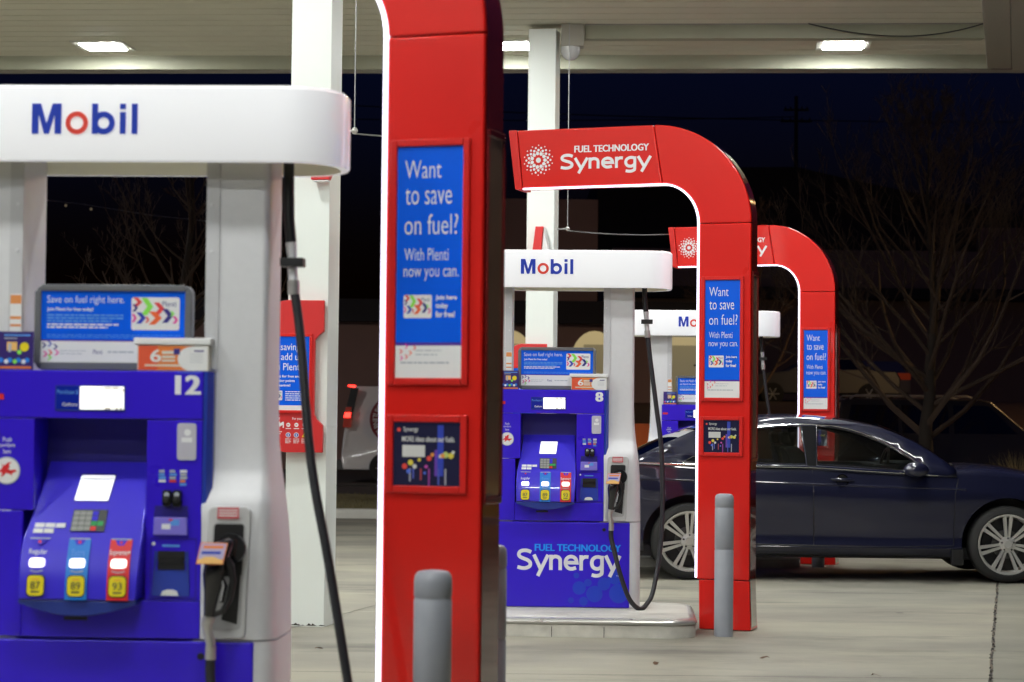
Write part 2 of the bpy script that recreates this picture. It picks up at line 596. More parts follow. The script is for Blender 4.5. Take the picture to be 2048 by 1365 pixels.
def ground():
    mb = MB()
    ys = [-30, 0, 8, 13.5, 16, 20, 25, 30.7]
    xs = [-60 + 5 * i for i in range(25)]
    vs = [(x, y, gz(y)) for y in ys for x in xs]
    n = len(xs)
    mb.add(vs, [(j * n + i, j * n + i + 1, (j + 1) * n + i + 1, (j + 1) * n + i) for j in range(len(ys) - 1) for i in range(n - 1)], 'concrete')
    tag(mb.build("forecourt"), kind="structure")
    # kerb, verge, road, far verge, terrain
    k = MB()
    k.box(-60, 60, 30.7, 30.95, -.4, .02, 'kerbcon')
    tag(k.build("kerb", bevel=.02), kind="structure")
    g = MB()
    pts, fs = [], []
    rnd = random.Random(4)
    for j in range(8):
        for i in range(140):
            pts.append((-42 + i * .6, 30.95 + j * .85, -.01 + (rnd.uniform(0, .05) if 0 < j < 7 else 0)))
    for j in range(7):
        for i in range(139):
            fs.append((j * 140 + i, j * 140 + i + 1, j * 140 + i + 141, j * 140 + i + 140))
    g.add(pts, fs, 'grass')
    tag(g.build("verge"), kind="structure")
    b = MB()
    rnd = random.Random(11)
    for i in range(9000):
        x, y = rnd.uniform(-9, 12), rnd.uniform(31.0, 36.5)
        h, w = rnd.uniform(.03, .09), .006
        a = rnd.uniform(0, PI)
        dx, dy = rnd.uniform(-.03, .03), rnd.uniform(-.03, .03)
        b.add([(x - w * math.cos(a), y - w * math.sin(a), 0), (x + w * math.cos(a), y + w * math.sin(a), 0), (x + dx, y + dy, h)], [(0, 1, 2)], 'grass')
    tag(b.build("verge_grass"), "short dry grass on the verge behind the kerb", "grass", kind="stuff")
    r = MB()
    r.box(-120, 120, 36.9, 46.2, -.5, -.2, 'asphalt')
    tag(r.build("road"), kind="structure")
    t = MB()
    t.box(-900, 900, -600, 1500, -1.2, -.52, 'asphalt')
    tag(t.build("terrain"), kind="structure")
    mu = MB()
    mu.box(-120, 3, 46.2, 80, -.5, -.17, 'asphalt')
    tag(mu.build("pavement"), kind="structure")
    # bank that lifts the car park on the right
    e = MB()
    prof = [(31.4, -.05), (34, .0), (44, .15), (52, .9), (58, 1.75), (64, 1.9), (110, 1.95)]
    xs = [3 + 4 * i for i in range(30)]
    vs = [(x, y, z + (.04 * math.sin(x * 1.7 + y) if 0 < j < 6 else 0)) for j, (y, z) in enumerate(prof) for x in xs]
    vs += [(x, 110, -.5) for x in xs] + [(x, 31.4, -.5) for x in xs]
    n = len(xs)
    fs = [(j * n + i, j * n + i + 1, (j + 1) * n + i + 1, (j + 1) * n + i) for j in range(6) for i in range(n - 1)]
    e.add(vs, fs, 'mulch')
    tag(e.build("embankment", smooth=60), kind="structure")
    # joints cut in the slab
    rnd = random.Random(3)

    def joint(x, y0, y1, w, jit, mrub=False):
        jm = MB()
        L, Rr = [], []
        steps = int((y1 - y0) / .05)
        for i in range(steps + 1):
            y = y0 + (y1 - y0) * i / steps
            xc = x + SK * y + mnoise.noise((x * 3, y * 1.3, 0)) * jit * 2.0 + rnd.uniform(-jit, jit) * .12
            ww = w * rnd.uniform(.6, 1.4)
            L.append((xc - ww, y, gz(y) + .004))
            Rr.append((xc + ww, y, gz(y) + .004))
        o = jm.add(L + Rr, [(i, steps + 1 + i, steps + 2 + i, i + 1) for i in range(steps)], 'joint')
        if mrub:
            for i in range(260):
                y = rnd.uniform(y0, min(y1, 19.5))
                xc = x + SK * y + mnoise.noise((x * 3, y * 1.3, 0)) * jit * 2.0 + rnd.gauss(0, .006)
                rr = rnd.uniform(.003, .010)
                jm.add([(xc - rr, y - rr, gz(y) + .004), (xc + rr, y - rr * .5, gz(y) + .004), (xc, y + rr, gz(y) + .004), (xc, y, gz(y) + .004 + rr * 1.1)],
                       [(0, 1, 3), (1, 2, 3), (2, 0, 3)], 'rubble' if rnd.random() < .6 else 'joint')
        tag(jm.build("slab_joint"), kind="structure")
    joint(-.10, 9.0, 30, .009, .0035, True)
    joint(-4.78, 5, 30, .004, .006)
    for y in (11.7, 17.6, 24.4):
        q = MB()
        n = 200
        a, bb = [], []
        for i in range(n + 1):
            x = -12 + 30 * i / n
            yy = y + .012 * mnoise.noise((x, y, 3))
            a.append((x, yy - .005, gz(yy) + .004))
            bb.append((x, yy + .005, gz(yy) + .004))
        q.add(a + bb, [(i, i + 1, n + 2 + i, n + 1 + i) for i in range(n)], 'joint')
        tag(q.build("slab_joint"), kind="structure")


ground()

# ------------------------------------------------------------------ canopy
CZ = 5.41
YF = 23.5


def sk(x, y, yr=22.7):
    """x of a line that runs with the rows, given at depth yr"""
    return x - SK * (yr - y)


def canopy():
    root = thing("fuel_canopy", "wide fuel station canopy with ribbed white soffit over the pumps", "canopy", (0, 20, CZ))
    zo = -CZ
    Y0 = -5.0

    def P(mb, o):
        mb.warp(o, lambda x, y, z: (x, y - 20 - .35 - .07 * x, z))     # the far edge is not quite square to the view
    s = MB(zo)
    n = int((YF - Y0) / .30)
    prof = []
    for i in range(n):
        y = Y0 + (YF - Y0) * i / n
        y2 = Y0 + (YF - Y0) * (i + 1) / n
        prof += [(y, CZ), (y2 - .028, CZ), (y2 - .026, CZ + .014), (y2 - .004, CZ + .014)]
    prof.append((YF, CZ))
    vs = []
    for y, z in prof:
        vs += [(-22, y, z), (sk(4.96, y), y, z)]
    o = s.add(vs, [(2 * i, 2 * i + 1, 2 * i + 3, 2 * i + 2) for i in range(len(prof) - 1)], 'soffit')
    P(s, o)
    s.build("soffit", root)
    r = MB(zo)
    o = r.prismz([(-22.3, Y0 - .3), (sk(5.9, Y0 - .3), Y0 - .3), (sk(5.9, YF + .3), YF + .3), (-22.3, YF + .3)], CZ + .05, CZ + .55, 'trim')
    P(r, o)
    r.build("roof", root)
    fa = MB(zo)
    o = fa.box(-22, sk(4.96, YF) + .05, YF, YF + .06, 5.258, CZ + .04, 'fascia')
    o2 = fa.box(-22, sk(5.9, YF) + .06, YF + .062, YF + .27, 5.252, CZ + .6, 'trim')
    P(fa, o)
    fa.build("fascia", root)
    bh = MB(zo)
    xr = lambda y, w: sk(4.96, y) + w
    o = bh.prismz([(xr(Y0, 0), Y0), (xr(Y0, .26), Y0), (xr(YF, .26), YF - .01), (xr(YF, 0), YF - .01)], 5.255, CZ + .05, 'bulk')
    o2 = bh.prismz([(xr(Y0, .265), Y0), (xr(Y0, .62), Y0), (xr(YF, .62), YF - .01), (xr(YF, .265), YF - .01)], 5.235, CZ + .05, 'bulk')
    P(bh, o)
    bh.build("bulkhead", root, bevel=.006)
    gb = MB(zo)
    o = gb.box(.71, sk(4.96, 21.7) - .01, 21.65, 21.80, 5.262, CZ + .01, 'fascia')
    o2 = gb.box(.71, sk(4.96, 21.7) - .012, 21.63, 21.649, CZ - .012, CZ + .01, 'trim')
    P(gb, o)
    gb.build("gutter_beam", root)
    c = MB(zo)
    pts = []
    for i in range(25):
        t = i / 24
        pts.append((2.95 + 1.75 * t, 21.58, CZ - .012 - .14 * 4 * t * (1 - t) * (.8 + .25 * t)))
    o = c.tube(pts, .007, 'black', 6)
    P(c, o)
    c.build("loose_cable", root)
    return root


canopy()

lamp = thing("canopy_light", "square white canopy lamp", "ceiling light", (0, 0, CZ), group="square lamps set in the canopy soffit")
_m = MB()
_m.prismz([(-.29, -.29), (.29, -.29), (.29, .29), (-.29, .29)], -.021, .03, 'lampframe')
_m.build("lamp_frame", lamp, bevel=.008)
_m = MB()
_m.prismz([(-.205, -.205), (.205, -.205), (.205, .205), (-.205, .205)], -.030, -.0225, 'lens')
_m.build("lens", lamp, bevel=.006)
_first = True
LROWS = [22.45, 19.25, 16.4, 12.4, 9.4, 5.0, 1.6, -2.0]
LXS = [-12.9, -8.7, -4.45, 0.0, 3.53]
_lab = {(0, 2): "lit square lamp in the soffit above the left pump sign, left of the thick column",
        (0, 3): "lit square lamp in the soffit half hidden behind the tall near red pillar",
        (0, 4): "lit square lamp in the soffit at the far right, under the sagging cable",
        }
for j, y in enumerate(LROWS):
    for i, x0 in enumerate(LXS):
        if y < 6 and x0 < -9 or y < 3 and x0 < -1:
            continue
        xx = sk(x0 + (.95 if x0 > 3 and 6 < y < 19 else 0), y, 22.62)
        lab = _lab.get((j, i), "square canopy lamp shining over the forecourt from outside the frame")
        if _first:
            o = lamp
            _first = False
        else:
            o = copy_tree(lamp)
        o.location = (xx, y - .07 * xx, CZ)
        o["label"] = lab
        o.rotation_euler = (0, 0, R(-6))

# columns
col = thing("canopy_column", "thick square white column behind the near white pump header", "column", (-1.36, 14.36, 0), R(-10), "square white canopy columns")
_m = MB()
_m.prismz([(-.1415, -.1415), (.1415, -.1415), (.1415, .1415), (-.1415, .1415)], -.06, CZ - .004, 'white')
_m.build("shaft", col, bevel=.006, smooth=40)
_m = MB()
_rr = random.Random(5)
for i in range(26):
    t = _rr.uniform(-.14, .14)
    h = _rr.uniform(.002, .02) * (1 if abs(t) < .07 else .5)
    _m.add([(t - .02, -.1425, 0.001), (t + .02, -.1425, 0.001), (t + _rr.uniform(-.01, .01), -.1425, h)], [(0, 1, 2)], 'dirt')
_m.build("chipped_paint", col)
col2 = copy_tree(col, (.30, 21.36, -.052), "slimmer looking white column carrying a dome camera, behind the red beam")

cb = thing("security_camera", "white dome security camera under a square box beside the far column", "camera", (.585, 21.3, 5.18))
_m = MB()
_m.box(-.115, .115, -.1, .1, 0, .225, 'bulk')
_m.build("junction_box", cb, bevel=.008)
_m = MB()
_m.lathe([(.10, -.001), (.10, -.03), (.095, -.06), (.075, -.10), (.045, -.125), (.0, -.135)], 'domewhite', (-.02, 0, 0), n=24)
_m.build("dome", cb, smooth=50)


# ------------------------------------------------------------------ plenti style loyalty card art (coloured chevrons)
def chev(mb, x, z, w, h, y, m, t=.42):
    mb.flat([(x, z + h), (x + w * t, z + h), (x + w, z + h / 2), (x + w * t, z), (x, z), (x + w * (1 - t), z + h / 2)], y, m)


def card_art(mb, x0, x1, z0, z1, y):
    w, h = x1 - x0, z1 - z0
    mb.rrect(x0, x1, z0, z1, h * .07, y, 'paper')
    e = .0008
    for (a, b, ww, hh, m) in ((.03, .74, .17, .22, 'cred'), (.20, .50, .22, .42, 'cgreen'), (.02, .58, .10, .18, 'cnavy'), (.46, .50, .20, .30, 'cred'),
                              (.36, .20, .24, .32, 'corange'), (.10, .22, .18, .28, 'cblue'), (.64, .26, .20, .34, 'cnavy'), (.01, .26, .09, .2, 'cpink'),
                              (.29, .24, .08, .14, 'cred'), (.80, .44, .09, .12, 'cgreen'), (.86, .22, .10, .18, 'cpink')):
        chev(mb, x0 + a * w, z0 + b * h - hh * h * .1, ww * w * 1.15, hh * h * 1.25, y - e, m, .5)
        e += .00004
    mb.text("Plenti", x0 + .64 * w, x0 + .93 * w, z0 + .72 * h, z0 + .88 * h, y - .001, 'cnavy')


def fine_lines(mb, x0, x1, z0, z1, y, m, n, rnd, fill=.55):
    """unreadably small print: rows of short dashes"""
    for i in range(n):
        z = z1 - (z1 - z0) * (i + .5) / n
        h = (z1 - z0) / n * fill * .5
        x = x0
        end = x1 if i < n - 1 else x0 + (x1 - x0) * .85
        while x < end - .004:
            w = rnd.uniform(.008, .03)
            mb.rect(x, min(x + w, end), z - h, z + h, y, m)
            x += w + .0035


def synergy_mark(mb, cx, cz, r, y, m):
    mb.disc(cx, cz, r * .17, y, m, 16)
    for k in range(11):
        a = 2 * PI * k / 11
        mb.disc(cx + .44 * r * math.cos(a), cz + .44 * r * math.sin(a), r * .115, y, m, 12)
    for k in range(14):
        a = 2 * PI * (k + .5) / 14
        mb.disc(cx + .66 * r * math.cos(a), cz + .66 * r * math.sin(a), r * .085, y, m, 10)
        mb.disc(cx + .56 * r * math.cos(a + .2), cz + .56 * r * math.sin(a + .2), r * .04, y, m, 8)
    for k in range(14):
        a = 2 * PI * k / 14
        mb.disc(cx + .82 * r * math.cos(a), cz + .82 * r * math.sin(a), r * .07, y, m, 10)
        a += .22
        mb.disc(cx + .97 * r * math.cos(a), cz + .97 * r * math.sin(a), r * .045, y, m, 8)


# ------------------------------------------------------------------ red arch
def make_arch(label, loc):
    root = thing("pump_arch", label, "red arch", loc, R(-18.5), "red curved arches beside the pumps")
    D = .20
    CX, CZ0, RO = -.531, 2.757, .686
    # pillar, elbow, arm, end cap, base
    p = MB()
    p.prism([(-.205, .335), (.157, .335), (.155, 2.754), (-.205, 2.754)], 0, D, 'red')
    o = p.build("pillar", root, bevel=.010, smooth=40, seg=3)
    # the right flank of pillar is dark glossy: its own panel
    e = MB()
    outer = arc(CX, CZ0, RO, RO - .0, 0, 90, 22)
    inner = arc(-.467, CZ0, .262, .281, 90, 0, 16)
    e.prism(outer + inner, 0, D, 'red')
    e.build("elbow", root, bevel=.010, smooth=40, seg=3)
    a = MB()
    a.prism([(-1.478, 3.030), (-.4695, 3.038), (-.5335, 3.443), (-1.522, 3.436)], 0, D, 'red')
    a.build("arm", root, bevel=.010, smooth=40, seg=3)
    c = MB()
    c.prism([(-1.535, 3.020), (-1.480, 3.018), (-1.5245, 3.439), (-1.588, 3.439)], -.004, D + .004, 'redframe')
    c.build("end_cap", root, bevel=.008, smooth=40)
    b = MB()
    rings = []
    for z, x0, x1, y0, y1 in ((0, -.183, .172, -.012, D + .012), (.14, -.187, .165, -.006, D + .006), (.331, -.192, .158, 0.002, D - .002)):
        rings.append([(x0, y0, z), (x1, y0, z), (x1, y1, z), (x0, y1, z)])
    b.loft(rings, 'red')
    b.build("base", root, bevel=.006, smooth=40)
    # dark gloss flank following the outer edge
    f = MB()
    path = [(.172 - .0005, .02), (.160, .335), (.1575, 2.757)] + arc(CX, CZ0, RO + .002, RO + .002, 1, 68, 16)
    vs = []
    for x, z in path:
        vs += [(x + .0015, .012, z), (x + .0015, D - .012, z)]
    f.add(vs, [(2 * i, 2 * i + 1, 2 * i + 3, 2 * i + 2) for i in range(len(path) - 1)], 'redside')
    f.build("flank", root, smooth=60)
    sp = MB()
    sp.box(.160, .164, .018, D - .018, 1.16, 2.40, 'darkpanel')
    sp.build("side_panel", root, bevel=.002)
    sf = MB()
    for z0, z1, y0, y1 in ((1.135, 1.16, .014, D - .014), (2.40, 2.425, .014, D - .014), (1.16, 2.40, .012, .018), (1.16, 2.40, D - .018, D - .012)):
        sf.box(.160, .171, y0, y1, z0, z1, 'redside')
    sf.build("side_frame", root, bevel=.002)
    # light strip along the inner edge
    l = MB()
    ins = [(-1.476, 3.028), (-.467, 3.036)] + arc(-.467, CZ0, .260, .279, 90, 0, 16) + [(-.207, 2.7), (-.207, .345)]
    w = .0112
    out = []
    for i, (x, z) in enumerate(ins):
        x2, z2 = ins[min(i + 1, len(ins) - 1)]
        x1, z1 = ins[max(i - 1, 0)]
        dx, dz = x2 - x1, z2 - z1
        q = math.hypot(dx, dz)
        out.append((x + dz / q * w, z - dx / q * w))
    n = len(ins)
    vs = [(x, -.004, z) for x, z in ins] + [(x, -.004, z) for x, z in out] + [(x, .022, z) for x, z in ins] + [(x, .022, z) for x, z in out]
    fs = []
    for i in range(n - 1):
        fs += [(i, i + 1, n + i + 1, n + i), (n + i, n + i + 1, 3 * n + i + 1, 3 * n + i), (2 * n + i, 3 * n + i, 3 * n + i + 1, 2 * n + i + 1), (i, 2 * n + i, 2 * n + i + 1, i + 1)]
    fs += [(0, n, 3 * n, 2 * n), (n - 1, 3 * n - 1, 4 * n - 1, 2 * n - 1)]
    l.add(vs, fs, 'led')
    l.build("light_strip", root)
    # lettering on the arm
    t = MB()
    synergy_mark(t, -1.364, 3.222, .108, -.0022, 'whitep')
    t.text("FUEL TECHNOLOGY", -1.100, -.566, 3.268, 3.316, -.0022, 'whitep', .010, .0018)
    t.synergy(-1.205, -.552, 3.153, .077, -.0022, 'whitep')
    t.build("lettering", root)

    # frames
    def frame(name, x0, x1, z0, z1, w):
        m = MB()
        m.box(x0, x0 + w, -.016, -.0005, z0, z1, 'redframe')
        m.box(x1 - w, x1, -.016, -.0005, z0, z1, 'redframe')
        m.box(x0 + w, x1 - w, -.016, -.0005, z1 - w, z1, 'redframe')
        m.box(x0 + w, x1 - w, -.016, -.0005, z0, z0 + w, 'redframe')
        m.build(name, root, bevel=.005, smooth=40)
    frame("poster_frame", -.185, .109, 1.542, 2.392, .025)
    frame("screen_frame", -.188, .110, 1.170, 1.440, .026)
    # poster
    q = MB()
    rnd = random.Random(2)
    q.box(-.1595, .0835, -.005, -.0008, 1.567, 2.3665, 'posterblue')
    y = -.0062
    q.rect(-.1595, .0835, 1.567, 1.678, y, 'paper')
    q.rect(-.1595, .0835, 1.678, 1.688, y, 'posterpurple')
    for s_, x0, x1, z0, z1 in (("Want", -.131, .003, 2.257, 2.319), ("to save", -.129, .042, 2.166, 2.222), ("on fuel?", -.131, .066, 2.062, 2.132)):
        q.text(s_, x0, x1, z0, z1, y, 'whitep', -.006)
    q.text("With Plenti", -.130, .032, 1.972, 2.014, y, 'whitep', -.006)
    q.text("now you can.", -.132, .070, 1.902, 1.944, y, 'whitep', -.006)
    card_art(q, -.131, -.027, 1.773, 1.853, y)
    for s_, x1, z0, z1 in (("Join here", .064, 1.832, 1.852), ("today", .032, 1.802, 1.825), ("for free!", .058, 1.775, 1.797)):
        q.text(s_, -.013, x1, z0, z1, y, 'whitep', .03)
    for i, (a, b, c) in enumerate(((.01, .055, 'cred'), (.03, .075, 'cpink'), (.045, .05, 'corange'), (.06, .07, 'cred'), (.012, .03, 'cpink'), (.03, .035, 'cred'))):
        chev(q, -.155 + a, 1.60 + b * .9, .013, .016, y - .0006 - i * .0001, c)
    fine_lines(q, -.085, .01, 1.640, 1.668, y - .0006, 'greyp', 2, rnd, .25)
    fine_lines(q, -.140, .07, 1.614, 1.624, y - .0006, 'greyp', 1, rnd, .6)
    q.build("poster", root)
    # media screen with blurred city lights
    g = MB()
    g.box(-.163, .085, -.005, -.0008, 1.195, 1.415, 'screenbg')
    y = -.0062
    rnd = random.Random(9)
    cols = [('orange', .9), ('yellow', .8), ('cred', .7), ('posterblue', 1.0), ('cpink', .5), ('whitep', .8), ('cblue', 1.2)]
    k = 0
    g.rect(.000, .022, 1.23, 1.405, y, scr_b)
    g.rect(-.01, .000, 1.23, 1.32, y - .0002, scr_p)
    for x, z, r_, c in ((-.12, 1.262, .010, 'r'), (-.098, 1.275, .010, 'y'), (-.083, 1.262, .008, 'w'), (-.105, 1.245, .008, 'b'), (-.066, 1.285, .006, 'y'), (-.03, 1.29, .009, 'r'), (-.018, 1.303, .007, 'o'),
                        (.012, 1.298, .007, 'w'), (.030, 1.303, .011, 'g'), (.050, 1.300, .010, 'y'), (.058, 1.312, .006, 'w'), (.020, 1.300, .008, 'o'), (-.04, 1.262, .006, 'p'), (-.045, 1.24, .005, 'b')):
        g.disc(x, z, r_, y - .0005 - k * .0001, SCR[c], 12)
        k += 1
    for x, h, c in ((-.10, .04, 'w'), (-.088, .03, 'b'), (-.03, .06, 'p'), (.005, .05, 'b'), (.03, .05, 'w'), (-.06, .035, 'r')):
        g.rect(x - .003, x + .003, 1.25 - h, 1.255, y - .0003, SCRD[c])
    g.rect(-.128, -.045, 1.295, 1.335, y - .0024, SCR['w'])
    g.text("Synergy", -.125, -.07, 1.378, 1.398, y - .0024, SCR['w'], .01)
    g.disc(-.142, 1.388, .007, y - .0024, SCR['r'], 10)
    g.text("MORE ideas about our fuels.", -.130, .064, 1.347, 1.366, y - .0024, SCR['w'], .015)
    g.build("media_screen", root)
    return root


def _em(n, c, s=.32):
    return mat(n, tuple(x * .3 for x in c), .4, emit=s, ecol=c)


SCR = {'r': _em("bokeh red", (.9, .08, .06)), 'y': _em("bokeh yellow", (.9, .75, .08)), 'w': _em("bokeh white", (.8, .8, .75)), 'b': _em("bokeh blue", (.1, .2, .9)),
       'o': _em("bokeh orange", (.9, .35, .06)), 'g': _em("bokeh lime", (.6, .75, .2)), 'p': _em("bokeh pink", (.7, .1, .5))}
SCRD = {k_: _em("reflection " + k_, c_, .12) for k_, c_ in (('w', (.7, .7, .8)), ('b', (.15, .2, .9)), ('p', (.6, .1, .6)), ('r', (.8, .1, .1)))}
scr_b = _em("screen glow blue", (.05, .10, .8), .16)
scr_p = _em("screen glow violet", (.25, .08, .7), .16)

B2 = Vector((1.466, 14.246, 0))
make_arch("tall near red arch pillar with its top cut off by the photo", (-.25, 7.22, 0))
make_arch("red arch in the middle with its white lettered arm fully in view", B2)
make_arch("farthest red arch, standing behind the dark blue sedan", B2 + Vector((1.648, 7.0, -.047)))

# bollards
bol = thing("bollard", "grey round bollard in front of the near red pillar", "bollard", (-.25, 6.9, -.0), group="grey pipe bollards by the arches")
_m = MB()
_m.lathe([(.0625, -.02), (.0625, .56), (.0605, .563), (.0605, .57), (.0625, .573), (.0625, .835), (.0605, .838), (.0605, .846), (.0625, .849), (.0625, .895), (.060, .915), (.050, .928), (.03, .932), (0, .933)], 'bollard', n=32)
_m.build("sleeve", bol, smooth=35)
copy_tree(bol, (1.41, 13.86, 0), "grey round bollard in front of the middle red arch")
copy_tree(bol, (3.06, 20.9, -.05), "grey bollard foot seen under the dark sedan, before the far arch")
copy_tree(bol, (-.073, 8.27, -.0), "grey bollard half hidden behind the right flank of the near pillar")


# ------------------------------------------------------------------ fuel dispensers
def csurf(z):
    pr = [(1.32, .165), (1.05, -.035), (1.00, -.062), (.95, -.079), (.90, -.089), (.84, -.094), (.78, -.094)]
    for (z1, y1), (z2, y2) in zip(pr, pr[1:]):
        if z >= z2:
            return y1 + (y2 - y1) * (z1 - z) / (z1 - z2)
    return pr[-1][1]


def subdiv_rect(mb, x0, x1, z0, z1, m, off, n=8):
    vs, fs = [], []
    for i in range(n + 1):
        z = z0 + (z1 - z0) * i / n
        vs += [(x0, csurf(z) - off, z), (x1, csurf(z) - off, z)]
        if i:
            fs.append((2 * i - 2, 2 * i - 1, 2 * i + 1, 2 * i))
    mb.add(vs, fs, m)


def mobil_letters(mb, x0, zb, s, y):
    """letter forms drawn on a 380 x 110 grid"""
    X = lambda u: x0 + u * s
    Z = lambda w: zb + w * s
    P = lambda pts, m: mb.prism([(X(a), Z(b)) for a, b in pts], y, y + .004, m)
    P([(0, 0), (24, 0), (24, 70), (44, 0), (62, 0), (82, 70), (82, 0), (106, 0), (106, 108), (74, 108), (53, 36), (32, 108), (0, 108)], 'mblue')

    def ring(cx, cz, ro, ri, m):
        n = 28
        vs, fs = [], []
        for i in range(n):
            a = 2 * PI * i / n
            for r in (ro, ri):
                vs.append((X(cx + r * math.cos(a)), y, Z(cz + r * math.sin(a))))
        for i in range(n):
            j = (i + 1) % n
            fs.append((2 * i, 2 * j, 2 * j + 1, 2 * i + 1))
        mb.add(vs, fs, m)
    ring(162, 39, 41, 23, 'mred')
    ring(258, 39, 41, 20, 'mblue')
    mb.rect(X(216), X(238), Z(0), Z(108), y - .0004, 'mblue')
    mb.rect(X(316), X(338), Z(0), Z(78), y, 'mblue')
    mb.rect(X(316), X(338), Z(88), Z(108), y, 'mblue')
    mb.rect(X(358), X(380), Z(0), Z(108), y, 'mblue')


def make_dispenser(label, loc, number, hose_pts=None):
    root = thing("fuel_dispenser", label, "fuel pump", loc, R(-3.0), "blue and silver fuel pumps under white headers")
    zo = -.12
    T = lambda: MB(zo)
    # ---- lower cabinet
    m = T()
    m.box(-.512, .528, 0, .40, .122, .704, 'blue')
    lower = m.build("lower_panel", root, bevel=.006)
    m = T()
    y = -.0015
    m.text("FUEL TECHNOLOGY", -.121, .468, .505, .553, y, 'techblue', .010, .0018)
    m.synergy(-.246, .462, .375, .104, y, 'whitep')
    m.text("TM", .437, .462, .335, .345, y, 'whitep')
    k = 0
    for x, z, r in ((.355, .285, .044), (.290, .215, .056), (.245, .292, .026), (.185, .255, .046), (.165, .34, .02), (.43, .33, .048), (.455, .22, .065), (.215, .165, .03), (.13, .17, .02)):
        x1 = .5265
        pts = [(x + r * math.cos(2 * PI * i / 24), z + r * math.sin(2 * PI * i / 24)) for i in range(24)]
        m.flat([(min(a, x1), max(.124, b)) for a, b in pts], -.0007 - k * .00004, 'bubble')
        k += 1
    m.build("lettering", lower)
    m = T()
    m.lathe([(.012, 0), (.012, -.004), (.008, -.005), (0, -.005)], 'black', (.352, 0, .655), 'y', 12)
    m.build("lock", lower)
    # ---- side uprights
    for sx in (1, -1):
        u = T()
        cx = .02
        secs = [(2.40, .318, .530, .065, .350, .022), (1.50, .318, .530, .065, .350, .022), (1.38, .318, .534, .063, .350, .024), (1.285, .319, .544, .058, .354, .030), (1.255, .320, .548, .050, .356, .034),
                (1.20, .323, .556, .020, .360, .044), (1.165, .325, .561, .004, .363, .05), (1.10, .327, .568, .001, .368, .058), (.98, .328, .576, .001, .375, .066), (.712, .328, .580, .001, .38, .07)]

        def ring_at(z, a, b, y0, y1, r):
            pts = [(a, y0)] + [(b - r + r * math.sin(R(t)), y0 + r - r * math.cos(R(t))) for t in (0, 18, 36, 54, 72, 90)]
            pts += [(b - .022 + .022 * math.cos(R(t)), y1 - .022 + .022 * math.sin(R(t))) for t in (0, 45, 90)] + [(a, y1)]
            return [(cx + sx * px, py, z) for px, py in pts]
        u.loft([ring_at(*q) for q in secs], 'silver')
        u.loft([ring_at(z, .30, .580, .010, .38, .055) for z in (.707, .122)], 'silver')
        up = u.build("upright", root, smooth=35)
        fl = T()
        xa, xb = sorted((cx + sx * .3165, cx + sx * .362))
        fl.box(xa, xb, .058, .0635, 1.62, 2.40, 'silver2')
        for z in (1.72, 2.02, 2.18):
            fl.lathe([(.006, 0), (.006, -.004), (0, -.005)], 'silver', (cx + sx * .335, .058, z), 'y', 8)
        fl.build("flange", up)
        if sx == -1:
            hz = T()
            hz.rect(-.336, -.296, 1.70, 1.872, .0565, 'paper')
            for z0, z1 in ((1.838, 1.868), (1.785, 1.795), (1.760, 1.768), (1.705, 1.72)):
                hz.rect(-.335, -.297, z0, z1, .056, 'hazlabel')
            hz.build("warning_label", up)
    # ---- upper cabinet made of panels round a recess
    m = T()
    m.box(-.396, .346, 0, .40, 1.4485, 1.611, 'blue')
    m.build("display_panel", root, bevel=.004)
    m = T()
    m.box(-.396, -.228, .001, .40, 1.137, 1.4465, 'blue')
    m.box(-.396, -.262, .0, .40, .712, 1.135, 'blue')
    m.build("left_panel", root, bevel=.003)
    m = T()
    m.box(.157, .346, .001, .40, .84, 1.4465, 'blue')
    m.build("right_panel", root, bevel=.003)
    m = T()
    m.box(-.2605, .346, 0, .40, .712, .838, 'blue')
    m.build("bottom_panel", root, bevel=.003)
    m = T()
    m.prismz([(.3465, 0.004), (.360, .006), (.377, .03), (.377, .40), (.3465, .40)], .712, 1.611, 'blueedge')
    m.build("edge_strip", root)
    m = T()
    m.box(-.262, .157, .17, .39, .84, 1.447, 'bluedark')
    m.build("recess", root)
    # ---- console
    c = T()
    prof = [(1.30, -.213, .144), (1.20, -.222, .148), (1.05, -.248, .156), (1.00, -.250, .156), (.95, -.250, .155), (.90, -.249, .152), (.845, -.247, .147)]
    rings = [[(xl, csurf(z), z), (xr, csurf(z), z), (xr, .2, z), (xl, .2, z)] for z, xl, xr in prof]
    c.loft(rings, 'blueconsole')
    cons = c.build("console", root, bevel=.006, smooth=25)
    c = T()
    top = [(-.249 + .398 * i / 16, .843) for i in range(17)]
    bot = [(.148 - .396 * i / 16, .843 - .012 - .040 * math.sin(PI * i / 16)) for i in range(17)]
    c.prism(top + bot, -.088, .02, 'bluelip')
    c.build("lip", cons, bevel=.004)
    c = T()
    # the screen
    o = c.box(-.092, .028, -.002, .002, 1.168, 1.258, 'bluedark')
    o2 = c.rrect(-.090, .026, 1.170, 1.254, .004, -.004, 'lcdw')
    c.rect(-.080, .018, 1.239, 1.243, -.0046, 'greyp')
    c.warp(o, lambda x, y, z: (x - (1.254 - z) * .12, y + csurf(z) - .002, z))
    c.build("screen", cons)
    # keypad
    c = T()
    o = c.box(-.094, .022, -.004, .004, 1.070, 1.140, 'keydark')
    for r_ in range(4):
        for q in range(5):
            x = -.090 + q * .0215
            z = 1.124 - r_ * .0165
            if q > 3 and r_ != 2:
                continue
            mt = 'keygrey' if q < 3 else ('blueconsole' if r_ < 2 else ('green' if r_ == 2 else 'redstrip'))
            c.box(x, x + .019, -.0085, -.004, z - .002, z + .012, mt)
    c.warp(o, lambda x, y, z: (x, y + csurf(z) - .002, z))
    c.build("keypad", cons)
    # soft keys
    c = T()
    o = len(c.v)
